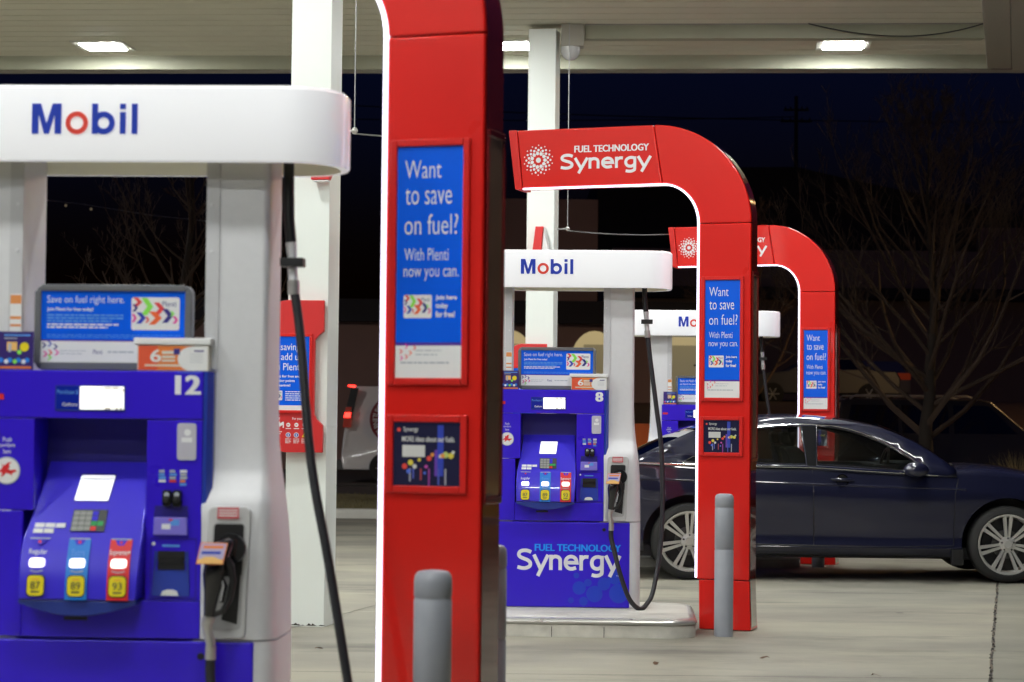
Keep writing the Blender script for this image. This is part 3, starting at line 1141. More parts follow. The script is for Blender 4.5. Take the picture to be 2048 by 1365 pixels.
    for x, z in ((-.216, 1.088), (-.180, 1.088), (-.144, 1.088), (-.218, 1.070), (-.182, 1.070)):
        c.box(x, x + .032, -.005, .002, z - .007, z + .007, 'paper')
    c.warp(o, lambda x, y, z: (x, y + csurf(z) - .001, z))
    c.build("soft_keys", cons)
    # grade selectors
    for nm, num, x, strip, lx in (("Regular", "87", -.188, None, .062), ("Extra", "89", -.052, 'cyanstrip', .045), ("Supreme+", "93", .088, 'redstrip', .070)):
        c = T()
        if strip:
            subdiv_rect(c, x - .037, x + .037, .846, 1.046, strip, .0062, 10)
        o = len(c.v)
        c.flat([(x - .022, 1.046), (x + .022, 1.046), (x + .010, 1.026), (x - .010, 1.026)], -.0072, 'blueconsole')
        c.rect(x - .005, x + .005, 1.031, 1.039, -.0078, 'redstrip')
        c.rect(x - .034, x + .034, 1.044, 1.048, -.0079, 'greyp')
        c.text(nm, x - lx / 2, x + lx / 2, .990, 1.012, -.0078, 'lblue' if strip == 'cyanstrip' else 'whitep', .006)
        for i in range(6):
            a = -.022 + .044 * i / 6
            c.rect(x + a, x + a + .0073, .939 - .004 * (1 - abs(i - 2.5) / 2.5), .9425 - .004 * (1 - abs(i - 2.5) / 2.5), -.0078, 'greyp')
        c.warp(o, lambda X, Y, Z: (X, Y + csurf(Z), Z))
        gs = c.build("grade_label", cons)
        c = T()
        o = c.prism(rrpoly(x - .026, x + .026, .952, .982, .010), -.012, -.004, 'btn')
        c.warp(o, lambda X, Y, Z: (X, Y + csurf(Z), Z))
        c.build("grade_button", cons)
        c = T()
        o = c.prism(rrpoly(x - .031, x + .031, .856, .928, .016), -.009, -.0065, 'black')
        o2 = c.rrect(x - .028, x + .028, .859, .925, .014, -.0098, 'yellow')
        c.text(num, x - .016, x + .016, .881, .905, -.0108, 'keydark', .004)
        c.rect(x - .014, x + .014, .869, .874, -.0106, 'keydark')
        c.rect(x - .011, x + .011, .912, .914, -.0106, 'orange')
        c.warp(o, lambda X, Y, Z: (X, Y + csurf(Z), Z))
        c.build("octane_label", cons)
    # ---- display window
    c = T()
    c.box(-.158, .082, -.003, -.0005, 1.474, 1.560, 'bluelip')
    c.rect(-.155, .079, 1.479, 1.558, -.0038, 'displaybg')
    c.text("Purchase $", -.151, -.079, 1.529, 1.545, -.0044, 'lblue', .004)
    c.text("Gallons", -.133, -.081, 1.490, 1.502, -.0044, 'whitep', .004)
    c.build("display_window", root)
    c = T()
    c.rrect(-.073, .078, 1.4795, 1.5575, .003, -.0050, 'lcd')
    for x, z in ((.012, 1.551), (.022, 1.551), (.040, 1.551), (.05, 1.551), (.014, 1.483), (.024, 1.483), (.05, 1.483), (.064, 1.483), (.07, 1.545)):
        c.rect(x, x + .008, z - .0035, z + .0035, -.0055, 'lcdtxt')
    c.build("lit_display", root)
    if number:
        c = T()
        w = .049 if len(number) == 1 else .082
        c.text(number, .336 - w, .336, 1.533, 1.598, -.0025, 'whitep', .018, .0035)
        c.rect(.255, .335, 1.6055, 1.607, -.0025, 'lblue')
        c.build("pump_number", root)
    # ---- left panel graphics: red box, loyalty emblem
    c = T()
    c.rect(-.386, -.334, 1.510, 1.530, -.0025, 'redstrip')
    c.build("red_label", root)
    c = T()
    for s_, z, w in (("Push", 1.367, .030), ("speedpass", 1.347, .054), ("here", 1.327, .026)):
        c.text(s_, -.320 - w / 2, -.320 + w / 2, z, z + .016, -.0015, 'whitep', .004)
    c.disc(-.32, 1.270, .047, -.0020, 'greyp', 24)
    c.disc(-.32, 1.270, .043, -.0026, 'paper', 24)
    c.flat([(-.352, 1.262), (-.345, 1.271), (-.338, 1.274), (-.333, 1.284), (-.336, 1.293), (-.327, 1.287), (-.318, 1.296), (-.303, 1.299), (-.312, 1.289), (-.308, 1.281), (-.316, 1.275), (-.304, 1.271), (-.292, 1.274),
            (-.285, 1.268), (-.296, 1.264), (-.303, 1.259), (-.300, 1.250), (-.308, 1.258), (-.322, 1.262), (-.330, 1.252), (-.341, 1.250), (-.333, 1.258), (-.338, 1.265)], -.0034, 'redstrip')
    c.build("loyalty_sticker", root)
    # ---- right panel
    c = T()
    c.prism(rrpoly(.261, .326, 1.312, 1.436, .010), -.004, .001, 'greypanel')
    c.disc(.296, 1.405, .012, -.0046, 'whitep', 10)
    c.rect(.276, .312, 1.372, 1.388, -.0046, 'whitep')
    c.build("tap_reader", root)
    c = T()
    rnd = random.Random(1)
    for i in range(3):
        for j in range(4 if i < 2 else 5):
            x, z = .200 + i * .036, 1.270 - j * .011
            c.rect(x, x + .026 * rnd.uniform(.7, 1), z, z + .008, -.001, rnd.choice(['greyp', 'whitep', 'cred', 'lblue', 'greyp', 'orange']))
    c.build("payment_stickers", root)
    c = T()
    for dx in (0, .034):
        c.prism(rrpoly(.216 + dx, .248 + dx, 1.156, 1.212, .010), -.022, .001, 'blackgloss')
        c.disc(.232 + dx, 1.196, .009, -.0226, 'greyp', 10)
        c.lathe([(.013, -.0222), (.012, -.03), (0, -.032)], 'black', (.232 + dx, 0, 1.180), 'y', 12)
    c.build("card_eyes", root, bevel=.002)
    c = T()
    c.rect(.188, .300, 1.137, 1.158, -.0012, 'bluedark')
    c.rect(.186, .302, 1.118, 1.138, -.0014, 'bluedark')
    c.prism([(.186, 1.06), (.302, 1.06), (.300, 1.119), (.188, 1.119)], -.014, .001, 'shelfpurple')
    c.rect(.215, .245, 1.080, 1.098, -.0146, 'whitep')
    c.rect(.245, .275, 1.092, 1.112, -.0146, 'lblue')
    c.rect(.240, .252, 1.108, 1.114, -.0152, 'redstrip')
    c.build("card_slot", root, bevel=.003)
    c = T()
    for a in ((.176, .332, 1.046, 1.0485), (.176, .332, .806 + .04, .8485), (.176, .1785, .8485, 1.046), (.3295, .332, .8485, 1.046)):
        c.rect(*a, -.0006, 'bluedark')
    c.flat([(.183, .855), (.311, .855), (.300, .942), (.194, .942)], -.0030, 'blueedge')
    c.flat([(.183, .856), (.194, .942), (.203, 1.0), (.190, 1.008)], -.0034, 'bluelip')
    c.flat([(.311, .856), (.300, .942), (.292, 1.0), (.305, 1.008)], -.0034, 'bluelip')
    c.box(.202, .293, -.006, .001, .944, 1.006, 'black')
    c.box(.206, .289, -.009, -.006, .965, .985, 'blackgloss')
    c.rect(.215, .275, 1.020, 1.027, -.0012, 'lblue')
    c.prism([(.214, .857), (.274, .857), (.268, .872), (.255, .877), (.235, .877), (.220, .872)], -.010, -.002, 'paper')
    c.lathe([(.006, 0), (.006, -.003), (0, -.004)], 'silver', (.186, 0, 1.030), 'y', 10)
    c.build("receipt_slot", root)
    c = T()
    c.box(-.115, -.035, -.004, .001, .770, .782, 'black')
    c.build("vent_slot", root)
    # ---- nozzle boot
    bt = T()

    def lean(x, y, z):
        return (x + (z - 1.0) * .035, y, z)
    Z0, Z1 = .716, 1.158
    o = bt.prism(rrpoly(.368, .512, Z0, Z1, .022, 5), -.014, .004, 'silverp')
    bt.warp(o, lean)
    boot = bt.build("nozzle_boot", root, bevel=.005, smooth=40)
    bt = T()
    o = bt.prism(rrpoly(.386, .496, .745, 1.106, .02, 5), -.0165, -.0142, 'bootshade')
    bt.warp(o, lean)
    bt.build("boot_recess", boot, bevel=.0015)
    bt = T()
    o = bt.prism(rrpoly(.392, .492, .925, 1.100, .010, 4), -.0185, -.0167, 'black')
    o2 = bt.prism([(.430, .780), (.484, .765), (.488, .93), (.455, .93)], -.0180, -.0168, 'black')
    bt.warp(o, lean)
    bt.build("boot_opening", boot)
    st = T()
    st.rect(.405, .478, 1.118, 1.156, -.0215, 'ceramic')
    for i in range(3):
        st.rect(.410, .473, 1.126 + i * .009, 1.130 + i * .009, -.0220, 'paper')
    st.build("boot_sticker", boot)
    # ---- nozzle
    nz = T()
    nz.lathe([(.050, 0), (.053, .010), (.034, .034), (.0, .036)], 'blackgloss', (.456, -.056, 1.020), 'y', 24)
    nz.tube([(.456, -.058, 1.04), (.440, -.080, 1.025), (.420, -.096, .985), (.411, -.102, .935), (.405, -.102, .87), (.396, -.096, .80)], [.020, .030, .038, .037, .025, .018], 'blackgloss', 14)
    nz.tube([(.440, -.092, .995), (.466, -.096, .965), (.476, -.096, .915), (.466, -.096, .855), (.440, -.096, .815), (.402, -.094, .80)], [.020, .014, .011, .010, .010, .010], 'black', 10)
    nz.tube([(.424, -.100, .95), (.450, -.098, .90), (.438, -.098, .845)], .009, 'blackgloss', 8)
    nz.tube([(.432, -.112, .955), (.446, -.110, .90), (.436, -.108, .85)], .003, 'silver', 6)
    noz = nz.build("nozzle", root, smooth=50)
    sg = T()
    o = sg.box(.366, .455, -.004, 0, .975, 1.045, 'orange')
    sg.rect(.369, .452, .992, 1.042, -.0046, 'stickerlilac')
    sg.rect(.378, .445, 1.026, 1.036, -.0052, 'orange')
    sg.rect(.376, .440, 1.008, 1.017, -.0052, 'mblue')
    sg.flat([(.369, .978), (.452, .978), (.452, .988), (.42, 1.0), (.39, 1.0), (.369, .988)], -.0055, 'yellowpale')
    sg.warp(o, lambda x, y, z: (x + (z - .99) * .18, y - .150 - (1.01 - z) * .25, z))
    sg.build("splash_card", noz)
    sv = T()
    sv.tube([(.400, -.09, .806), (.394, -.09, .785), (.388, -.088, .77), (.392, -.086, .745), (.400, -.085, .715), (.402, -.085, .700)], [.017, .021, .018, .014, .017, .017], 'steel', 10)
    sv.tube([(.402, -.085, .699), (.401, -.085, .655)], [.019, .019], 'steel', 10)
    sv.build("swivel", noz, smooth=40)
    # ---- hose
    hp = hose_pts or [(.401, -.085, .655), (.403, -.09, .60), (.428, -.11, .50), (.463, -.13, .37), (.516, -.14, .222), (.56, -.13, .155), (.605, -.10, .128), (.645, -.06, .155), (.69, -.01, .24),
                      (.735, .05, .50), (.752, .08, .80), (.742, .105, 1.2), (.705, .12, 1.50), (.664, .125, 1.80), (.640, .125, 2.00)]
    def smooth_path(ps, n=6):
        ps = [Vector(p) for p in ps]
        out = []
        for i in range(len(ps) - 1):
            p0, p1, p2, p3 = ps[max(i - 1, 0)], ps[i], ps[i + 1], ps[min(i + 2, len(ps) - 1)]
            for k in range(n):
                t = k / n
                out.append(.5 * ((2 * p1) + (p2 - p0) * t + (2 * p0 - 5 * p1 + 4 * p2 - p3) * t * t + (3 * p1 - p0 - 3 * p2 + p3) * t ** 3))
        out.append(ps[-1])
        return out
    h = T()
    h.tube(smooth_path(hp), .0165, 'rubber', 10)
    hose = h.build("hose", root, smooth=60)
    e = hp[-1]
    h = T()
    ex, ey, ez = e
    h.tube([(ex, ey, ez - .02), (ex - .002, ey, ez + .03)], .021, 'steel', 12)
    h.tube([(ex - .003, ey, ez + .03), (ex - .008, ey, ez + .08)], .017, 'silver', 12)
    h.box(ex - .045, ex + .035, ey - .035, ey + .03, ez + .075, ez + .105, 'black')
    h.tube([(ex - .008, ey, ez + .105), (ex - .012, ey, ez + .16)], [.016, .02], 'silver', 12)
    h.build("breakaway_coupling", hose, smooth=40, bevel=.003)
    h = T()
    h.tube([(ex - .012, ey, ez + .158), (ex - .02, ey, ez + .24), (ex - .024, ey, 2.335)], .0185, 'black', 12)
    h.build("hose_riser", hose, smooth=40)
    # ---- header: a hollow white skirt with a lid
    hd = T()
    X0, X1, Y0_, Y1_, r = -.835, .808, -.075, .385, .20
    outer = rrpoly(X0, X1, Y0_, Y1_, r, 8)
    inn = rrpoly(X0 + .03, X1 - .03, Y0_ + .03, Y1_ - .03, r - .03, 8)
    n = len(outer)
    zl, zh = 2.313, 2.571
    bz = .012
    midr = rrpoly(X0 + bz, X1 - bz, Y0_ + bz, Y1_ - bz, r - bz, 8)
    low = rrpoly(X0 + .006, X1 - .006, Y0_ + .006, Y1_ - .006, r - .006, 8)
    vs = [(a, b, zh) for a, b in midr] + [(a, b, zh - bz) for a, b in outer] + [(a, b, zl + .008) for a, b in outer] + [(a, b, zl) for a, b in low] + [(a, b, zl) for a, b in inn] + [(a, b, zh - .03) for a, b in inn]
    fs = [tuple(range(n))]
    o = hd.add(vs, fs, 'header')
    for q in range(5):
        kk = hd.mi('headin' if q >= 4 else 'header')
        for i in range(n):
            j = (i + 1) % n
            hd.f.append((o + q * n + i, o + (q + 1) * n + i, o + (q + 1) * n + j, o + q * n + j))
            hd.m.append(kk)
    hd.f.append(tuple(o + 5 * n + i for i in range(n)))
    hd.m.append(hd.mi('headin'))
    header = hd.build("header", root, smooth=40)
    ml = T()
    mobil_letters(ml, -.234, 2.404, .36 / 380, Y0_ - .004)
    ml.build("lettering", header)
    # ---- topper sign
    tp = T()
    tp.prism(rrpoly(-.254, .287, 1.613, 1.906, .03, 5), .075, .135, 'framegrey')
    topper = tp.build("topper_sign", root, bevel=.010, smooth=40, seg=3)
    tp = T()
    for (a, b, c_, d) in ((-.254, -.232, 1.635, 1.884), (.265, .287, 1.635, 1.884), (-.232, .265, 1.884, 1.906), (-.232, .265, 1.613, 1.640)):
        tp.prism(rrpoly(a, b, c_, d, .004, 2), .066, .0745, 'framegrey')
    tp.build("topper_frame", topper, bevel=.003)
    tp = T()
    y = .0735
    rnd = random.Random(6)
    tp.box(-.232, .265, y, .0748, 1.640, 1.884, 'posterblue')
    y -= .0006
    tp.rect(-.232, .265, 1.640, 1.712, y, 'paper')
    tp.rect(-.232, .265, 1.712, 1.717, y, 'posterpurple')
    tp.text("Save on fuel right here.", -.212, .055, 1.836, 1.868, y, 'whitep', -.006)
    tp.text("Join Plenti for free today!", -.212, -.052, 1.812, 1.828, y, 'whitep', .02)
    fine_lines(tp, -.212, .052, 1.776, 1.806, y, 'lblue', 3, rnd, .5)
    fine_lines(tp, -.212, .036, 1.755, 1.774, y, 'whitep', 2, rnd, .55)
    fine_lines(tp, -.212, .250, 1.723, 1.737, y, 'lblue', 2, rnd, .3)
    card_art(tp, .080, .246, 1.752, 1.864, y)
    for i, (a, b, cc) in enumerate(((.00, .045, 'cnavy'), (.02, .05, 'cblue'), (.005, .015, 'cpink'), (.022, .02, 'cred'), (.045, .02, 'cpink'), (.04, .04, 'cnavy'), (.02, .003, 'cgreen'))):
        chev(tp, -.229 + a, 1.643 + b, .017, .019, y - .0006 - .00004 * i, cc)
    fine_lines(tp, -.165, -.075, 1.664, 1.684, y - .0006, 'greyp', 2, rnd, .25)
    tp.text("Plenti", -.050, -.018, 1.668, 1.684, y - .0006, 'cnavy')
    fine_lines(tp, .000, .110, 1.672, 1.680, y - .0006, 'greyp', 1, rnd, .7)
    tp.build("topper_poster", topper)
    tp = T()
    tp.box(-.22, .25, .085, .125, 1.609, 1.617, 'black')
    tp.build("topper_foot", topper)
    return root


M['carblue'].node_tree.nodes["Principled BSDF"].inputs["Coat IOR"].default_value = 1.6
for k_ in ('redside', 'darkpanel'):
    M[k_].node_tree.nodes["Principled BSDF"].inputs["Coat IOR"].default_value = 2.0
M['sodium'] = mat("street lamp lens", (1, .7, .3), .4, emit=1700, ecol=(1, .62, .25))
M['pillarblack'] = mat("pillar trim", (.008, .008, .009), .7, spec=.08)
M['neutral'] = mat("white street lamp lens", (1, .95, .9), .4, emit=1100, ecol=(1, .90, .82))
M['greycar'] = mat("grey car paint", (.22, .21, .21), .35, coat=.4)
M['bootshade'] = mat("boot inner plastic", (.40, .40, .40), .5, vary=.08, vscale=18)
M['greypanel'] = mat("reader grey", (.52, .50, .58), .4)
M['shelfpurple'] = mat("slot shelf", (.22, .18, .70), .35)
M['stickerlilac'] = mat("lilac sticker", (.45, .40, .62), .5)
M['yellowpale'] = mat("pale orange sticker", (.85, .50, .15), .5)

D2 = Vector((.293, 14.45, .12))
make_dispenser("nearest fuel pump at the left, numbered 12", (-1.385, 7.10, .12 - .033), "12",
               [(.401, -.085, .655), (.404, -.09, .58), (.43, -.13, .42), (.52, -.16, .25), (.64, -.15, .15), (.76, -.11, .14), (.86, -.05, .22), (.885, -.02, .35), (.859, .0, .52), (.776, .03, .97),
                (.706, .07, 1.305), (.656, .115, 1.735), (.630, .125, 1.90)])
make_dispenser("middle fuel pump, numbered 8, on a concrete island", D2, "8")
make_dispenser("farthest fuel pump, half hidden by the dark sedan", D2 + Vector((1.637, 6.95, -.06)), None)


def leaflets(loc, k, which):
    root_o = thing("leaflet_box", "orange and cream leaflet box " + which, "leaflet box", loc, R(-3), "orange leaflet boxes on the pumps")
    b = MB()
    b.box(0, .244, -.03, .03, 0, .088, 'cream')
    b.build("box_body", root_o, bevel=.003)
    b = MB()
    y = -.0308
    b.rect(.004, .196, .003, .086, y, 'orange')
    b.rect(.004, .070, .003, .086, y - .0004, 'orange2')
    b.disc(.190, .042, .052, y - .0007, 'paper', 20, .042)
    b.rect(.188, .241, .0025, .0845, y - .0009, 'paper')
    b.text("6", .045, .083, .030, .074, y - .0012, 'paper', .02)
    b.rect(.085, .125, .058, .068, y - .0012, 'cream')
    b.rect(.085, .130, .044, .052, y - .0012, 'cream')
    b.rect(.085, .130, .032, .039, y - .0012, 'cream')
    b.rect(.125, .146, .056, .076, y - .0014, 'cnavy')
    b.rect(.027, .150, .016, .022, y - .0012, 'cream')
    b.rect(.195, .228, .066, .071, y - .0014, 'cnavy')
    for i in range(4):
        b.rect(.180, .225, .030 + i * .009, .0315 + i * .009, y - .0014, 'greyp')
    b.build("leaflet", root_o)
    b = MB()
    b.box(-.012, .252, -.036, .034, .0885, .112, 'paper')
    b.build("lid", root_o, bevel=.004)
    return root_o


def navy_card(loc, which):
    o = thing("promo_card", "navy promotional card with coloured dots " + which, "card", loc, R(-3), "navy cards on the pumps")
    b = MB()
    b.box(0, .135, -.004, .004, 0, .130, 'purple')
    b.build("card_board", o)
    b = MB()
    y = -.0046
    b.rect(.005, .130, .004, .012, y, 'orange')
    b.rect(.035, .125, .115, .120, y, 'lblue')
    b.rect(.035, .080, .105, .109, y, 'greyp')
    b.disc(.105, .078, .016, y, 'yellow', 14)
    b.rect(.045, .080, .065, .095, y, 'yellowpale')
    b.rect(.050, .060, .060, .090, y - .0004, 'greyp')
    b.disc(.088, .060, .008, y - .0004, 'cgreen', 10)
    for i, x in enumerate((.025, .055, .085, .115)):
        b.disc(x, .033, .009, y, 'cyanstrip', 10)
        b.disc(x - .012, .028, .008, y - .0004, ['cpink', 'whitep', 'cgreen', 'whitep'][i], 10)
    b.build("card_print", o)
    return o


def on_pump(base, x, y, z):
    a = R(-3)
    return (base[0] + x * math.cos(a) - y * math.sin(a), base[1] + x * math.sin(a) + y * math.cos(a), base[2] + z)


PB = [(-1.385, 7.10, .087), tuple(D2), (D2[0] + 1.637, D2[1] + 6.95, .06)]
for pb, nm in zip(PB, ("nearest pump", "middle pump", "farthest pump")):
    leaflets(on_pump(pb, .118, .035, 1.4915), 0, "on top of the " + nm)
    navy_card(on_pump(pb, -.380, .03, 1.4915), "on top of the " + nm)


# ------------------------------------------------------------------ island
def island(cx, cy, zb, label):
    root = thing("pump_island", label, "kerb island", (cx, cy, zb), R(-3), "raised pump islands")
    hw, hd = .965, .64
    r = .20
    P = lambda d: rrpoly(-hw + d, hw - d, -hd + d, hd - d, r - d, 8)
    a = MB()
    a.prismz(P(.028), -.1, .119, 'kerbcon')
    a.build("slab", root)
    a = MB()
    prof = [(.006, -.1), (.006, .078), (0, .083), (-.004, .094), (0, .106), (.014, .116), (.030, .1205), (.045, .1200)]
    n = len(P(0))
    rings = []
    for d, z in prof[:2]:
        rings.append([(x, y, z) for x, y in P(d)])
    a.loft(rings, 'galv', cap=False)
    a.build("kerb_face", root, smooth=40)
    a = MB()
    a.loft([[(x, y, z) for x, y in P(d)] for d, z in prof[2:]], 'steel', cap=False)
    a.build("nosing", root, smooth=50)
    s = MB()
    for x in (-.62, -.30, .02, .36):
        s.box(x - .002, x + .002, -hd + .002, -hd + .0055, -.05, .066, 'dirt')
    s.build("kerb_seams", root)
    return root


island(.29, 14.33, 0, "concrete island with steel edge under the middle pump")
island(1.93, 21.3, -.05, "far concrete island glimpsed under the sedan")
island(-1.39, 7.2, -.033, "near island below the bottom edge of the photo, under pump 12")


# ------------------------------------------------------------------ red information signs on the columns
def info_sign(loc, label):
    root = thing("info_sign", label, "sign", loc, R(-4), "red information signs on the columns")
    def arcp(pts):
        return pts
    ol = [(0, 0), (0, .184), (-.012, .198), (-.045, .225), (-.060, .26), (-.060, .755), (-.040, .785), (0, .82), (0, 1.026), (-.25, 1.026), (-.29, 1.02), (-.33, 1.00), (-.38, .96), (-.43, .905), (-.46, .86),
          (-.46, .155), (-.43, .11), (-.38, .065), (-.33, .03), (-.29, .008), (-.25, 0)]
    b = MB()
    b.prism(ol, 0, .05, 'signred')
    b.build("sign_board", root, bevel=.004)
    f = MB()
    for a in ((-.455, -.073, .262, .284), (-.455, -.073, .780, .802), (-.455, -.433, .284, .780), (-.095, -.073, .284, .780)):
        f.box(a[0], a[1], -.012, -.0005, a[2], a[3], 'redframe')
    f.build("frame", root, bevel=.004)
    p = MB()
    y = -.004
    p.box(-.433, -.095, y, -.001, .284, .780, 'posterblue')
    y -= .0006
    p.rect(-.433, -.095, .284, .316, y, 'paper')
    p.text("Get savings", -.392, -.140, .672, .735, y, 'whitep')
    p.text("that add up", -.392, -.140, .605, .668, y, 'whitep')
    p.text("with Plenti", -.392, -.150, .552, .600, y, 'whitep')
    p.text("Join Plenti for free and", -.392, -.155, .498, .521, y, 'whitep', .02)
    p.text("start earning points", -.392, -.192, .468, .490, y, 'whitep', .02)
    p.text("towards savings!", -.392, -.222, .438, .460, y, 'whitep', .02)
    card_art(p, -.355, -.275, .350, .415, y)
    fine_lines(p, -.255, -.120, .345, .415, y, 'whitep', 5, random.Random(3), .4)
    p.build("poster", root)
    t = MB()
    y = -.0015
    t.text("CCTV", -.345, -.288, .220, .236, y, 'whitep', .02)
    t.build("camera_heading", root)
    t = MB()
    t.flat([(-.335, .195), (-.290, .207), (-.283, .187), (-.328, .172)], y, 'whitep')
    t.flat([(-.30, .183), (-.272, .205), (-.262, .205), (-.262, .165), (-.27, .165), (-.27, .185), (-.292, .17)], y - .0004, 'whitep')
    t.build("camera_symbol", root)
    t = MB()
    fine_lines(t, -.335, -.275, .120, .145, y, 'whitep', 2, random.Random(8), .5)
    t.build("camera_notice", root)
    t = MB()
    t.text("For your safety", -.205, -.085, .215, .236, y, 'whitep', .015)
    t.build("safety_heading", root)
    for i in range(3):
        x = -.232 + i * .055
        t = MB()
        t.disc(x, .185, .014, y, 'whitep', 16)
        t.rect(x - .008, x + .006, .182, .188, y - .0004, 'signred')
        t.rect(x - .018, x + .018, .158, .163, y, 'whitep')
        t.build("safety_symbol", root)
        t = MB()
        if i < 2:
            t.disc(x, .117, .017, y, 'whitep', 16)
            t.disc(x, .117, .013, y - .0004, 'mblue', 16)
            t.rect(x - .003, x + .003, .108, .126, y - .0008, 'whitep')
        else:
            t.flat([(x - .018, .103), (x + .018, .103), (x, .135)], y, 'yellow')
            t.rect(x - .002, x + .002, .109, .122, y - .0006, 'black')
        fine_lines(t, x - .02, x + .02, .060, .095, y, 'whitep', 4, random.Random(i), .4)
        t.build("safety_symbol", root)
    return root


info_sign((-1.268, 14.13, 1.168), "red sign board on the thick column, savings poster over safety symbols")
info_sign((.352, 21.13, 1.12), "red rounded sign board on the far column behind the middle pump")

wedge = thing("red_wedge", "small red box fixed to the far column above the white header", "box", (.44, 21.02, 3.08), R(-10))  # plain red wedge on the column, purpose unknown
_m = MB()
_m.prism([(-.25, 0), (-.16, 0), (-.14, .245), (-.22, .245)], .0, .17, 'signred')
_m.prism([(-.158, 0), (-.09, 0), (-.138, .243)], .02, .16, 'paper')
_m.build("box_body", wedge, bevel=.004)
wedge2 = thing("sensor_box", "small red and white fitting below the near header, against the thick column", "fitting", (-1.30, 14.10, 3.005), R(-10))
_m = MB()
_m.prism([(-.068, 0), (.055, 0), (.075, .05), (.075, .12), (-.075, .12), (-.075, .05)], 0, .06, 'signred')
_m.prism([(-.055, -.012), (.045, -.012), (.055, -.001), (-.068, -.001)], .004, .05, 'paper')
_m.build("box_body", wedge2, bevel=.006)


def feed_cable(col_pt, ball, arch_pt, label):
    root = thing("feed_cable", label, "cable", (ball[0], ball[1], ball[2]), 0, "thin feed cables with ball joints by the columns")
    b = MB()
    b.lathe([(0, -.024), (.014, -.02), (.024, 0), (.014, .02), (0, .024)], 'steel', n=14)
    b.build("ball_joint", root, smooth=60)
    c = MB()
    c.tube([(0, 0, .02), (0, 0, CZ - ball[2])], .0045, 'wire', 6)
    c.build("drop_wire", root)
    c = MB()
    d = Vector(col_pt) - Vector(ball)
    c.tube([(0, 0, 0), tuple(d)], .008, 'wire', 8)
    c.build("bracket_rod", root)
    c = MB()
    d = Vector(arch_pt) - Vector(ball)
    c.tube([(0, 0, -.02)] + [tuple(d * t + Vector((0, 0, -.02 - .02 * 4 * t * (1 - t)))) for t in (.25, .5, .75, 1)], .005, 'wire', 6)
    c.build("span_wire", root)


feed_cable((-1.20, 14.25, 3.352), (-1.084, 14.2, 3.352), (-.06, 14.78, 3.41), "thin cable and ball joint between the thick column and the middle arch")
feed_cable((.445, 21.25, 3.317), (.55, 21.2, 3.317), (1.62, 21.78, 3.34), "thin cable and ball joint between the far column and the farthest arch")


# ------------------------------------------------------------------ cars
def wheel(parent, x, y, r, rr, side, spokes=7, z=None):
    """wheel at local x, outer face at y; side -1 faces -y"""
    t = MB()
    w = .215
    z = r if z is None else z
    d = -side
    prof = [(rr, .012), (rr + .012, 0), (r - .035, .004), (r - .010, .025), (r, .05), (r, w - .05), (r - .012, w - .02), (rr, w), (rr * .95, w * .6), (rr * .97, .05)]
    prof = prof + [prof[0]]
    t.lathe([(a, h * d) for a, h in prof], 'tyre', (x, y, z), 'y', 48, cap=False)
    wl = bpy.data.objects.new("wheel", None)
    COL.objects.link(wl)
    wl.parent = parent
    t.build("tyre", wl, smooth=40)
    m = MB()
    m.lathe([(rr + .004, .006 * d), (rr + .004, .002 * d), (rr - .012, .004 * d), (rr - .022, .02 * d), (rr - .028, .09 * d), (rr - .02, .10 * d)], 'alloy', (x, y, z), 'y', 48, cap=False)
    m.lathe([(.0, .004 * d), (.034, .004 * d), (.040, .012 * d), (.070, .018 * d), (.076, .04 * d), (.06, .06 * d)], 'alloy', (x, y, z), 'y', 24, cap=False)
    for k in range(5):
        a = 2 * PI * (k + .25) / 5
        m.lathe([(0, .010 * d), (.009, .010 * d), (.010, .03 * d)], 'steeldark', (x + .056 * math.cos(a), y, z + .056 * math.sin(a)), 'y', 8, cap=False)
    for k in range(spokes):
        a0 = 2 * PI * k / spokes + PI / 2
        for s_ in (-1, 1):
            # tapered bar from the hub to the lip
            for_ = []
            pts = []
            for (q, off, wd, yy) in ((.050, .0120, .0105, .024), (rr * .55, .020, .0130, .014), (rr - .012, .030, .0165, .008)):
                c0, s0 = math.cos(a0), math.sin(a0)
                cx, cz = q * c0 - s_ * off * s0, q * s0 + s_ * off * c0
                pts.append([(cx - s0 * wd, yy, cz + c0 * wd), (cx + s0 * wd, yy, cz - c0 * wd), (cx + s0 * wd, yy + .03, cz - c0 * wd), (cx - s0 * wd, yy + .03, cz + c0 * wd)])
            rings = [[(x + px, y + py * d, z + pz) for px, py, pz in ring] for ring in pts]
            m.loft(rings, 'alloy')
    m.build("rim", wl, smooth=35)
    bk = MB()
    bk.lathe([(0, .10 * d), (rr - .03, .10 * d)], 'black', (x, y, z), 'y', 32, cap=False)
    bk.lathe([(0, .075 * d), (.13, .075 * d), (.13, .095 * d)], 'steeldark', (x, y, z), 'y', 32, cap=False)
    bk.build("brake", wl)
    return wl


M['steeldark'] = mat("brake steel", (.12, .12, .115), .45, metal=.6)


def interp(tab, x):
    if x <= tab[0][0]:
        return tab[0][1]
    for (a, b), (c, d) in zip(tab, tab[1:]):
        if x <= c:
            t = (x - a) / (c - a)
            return b + (d - b) * t
    return tab[-1][1]


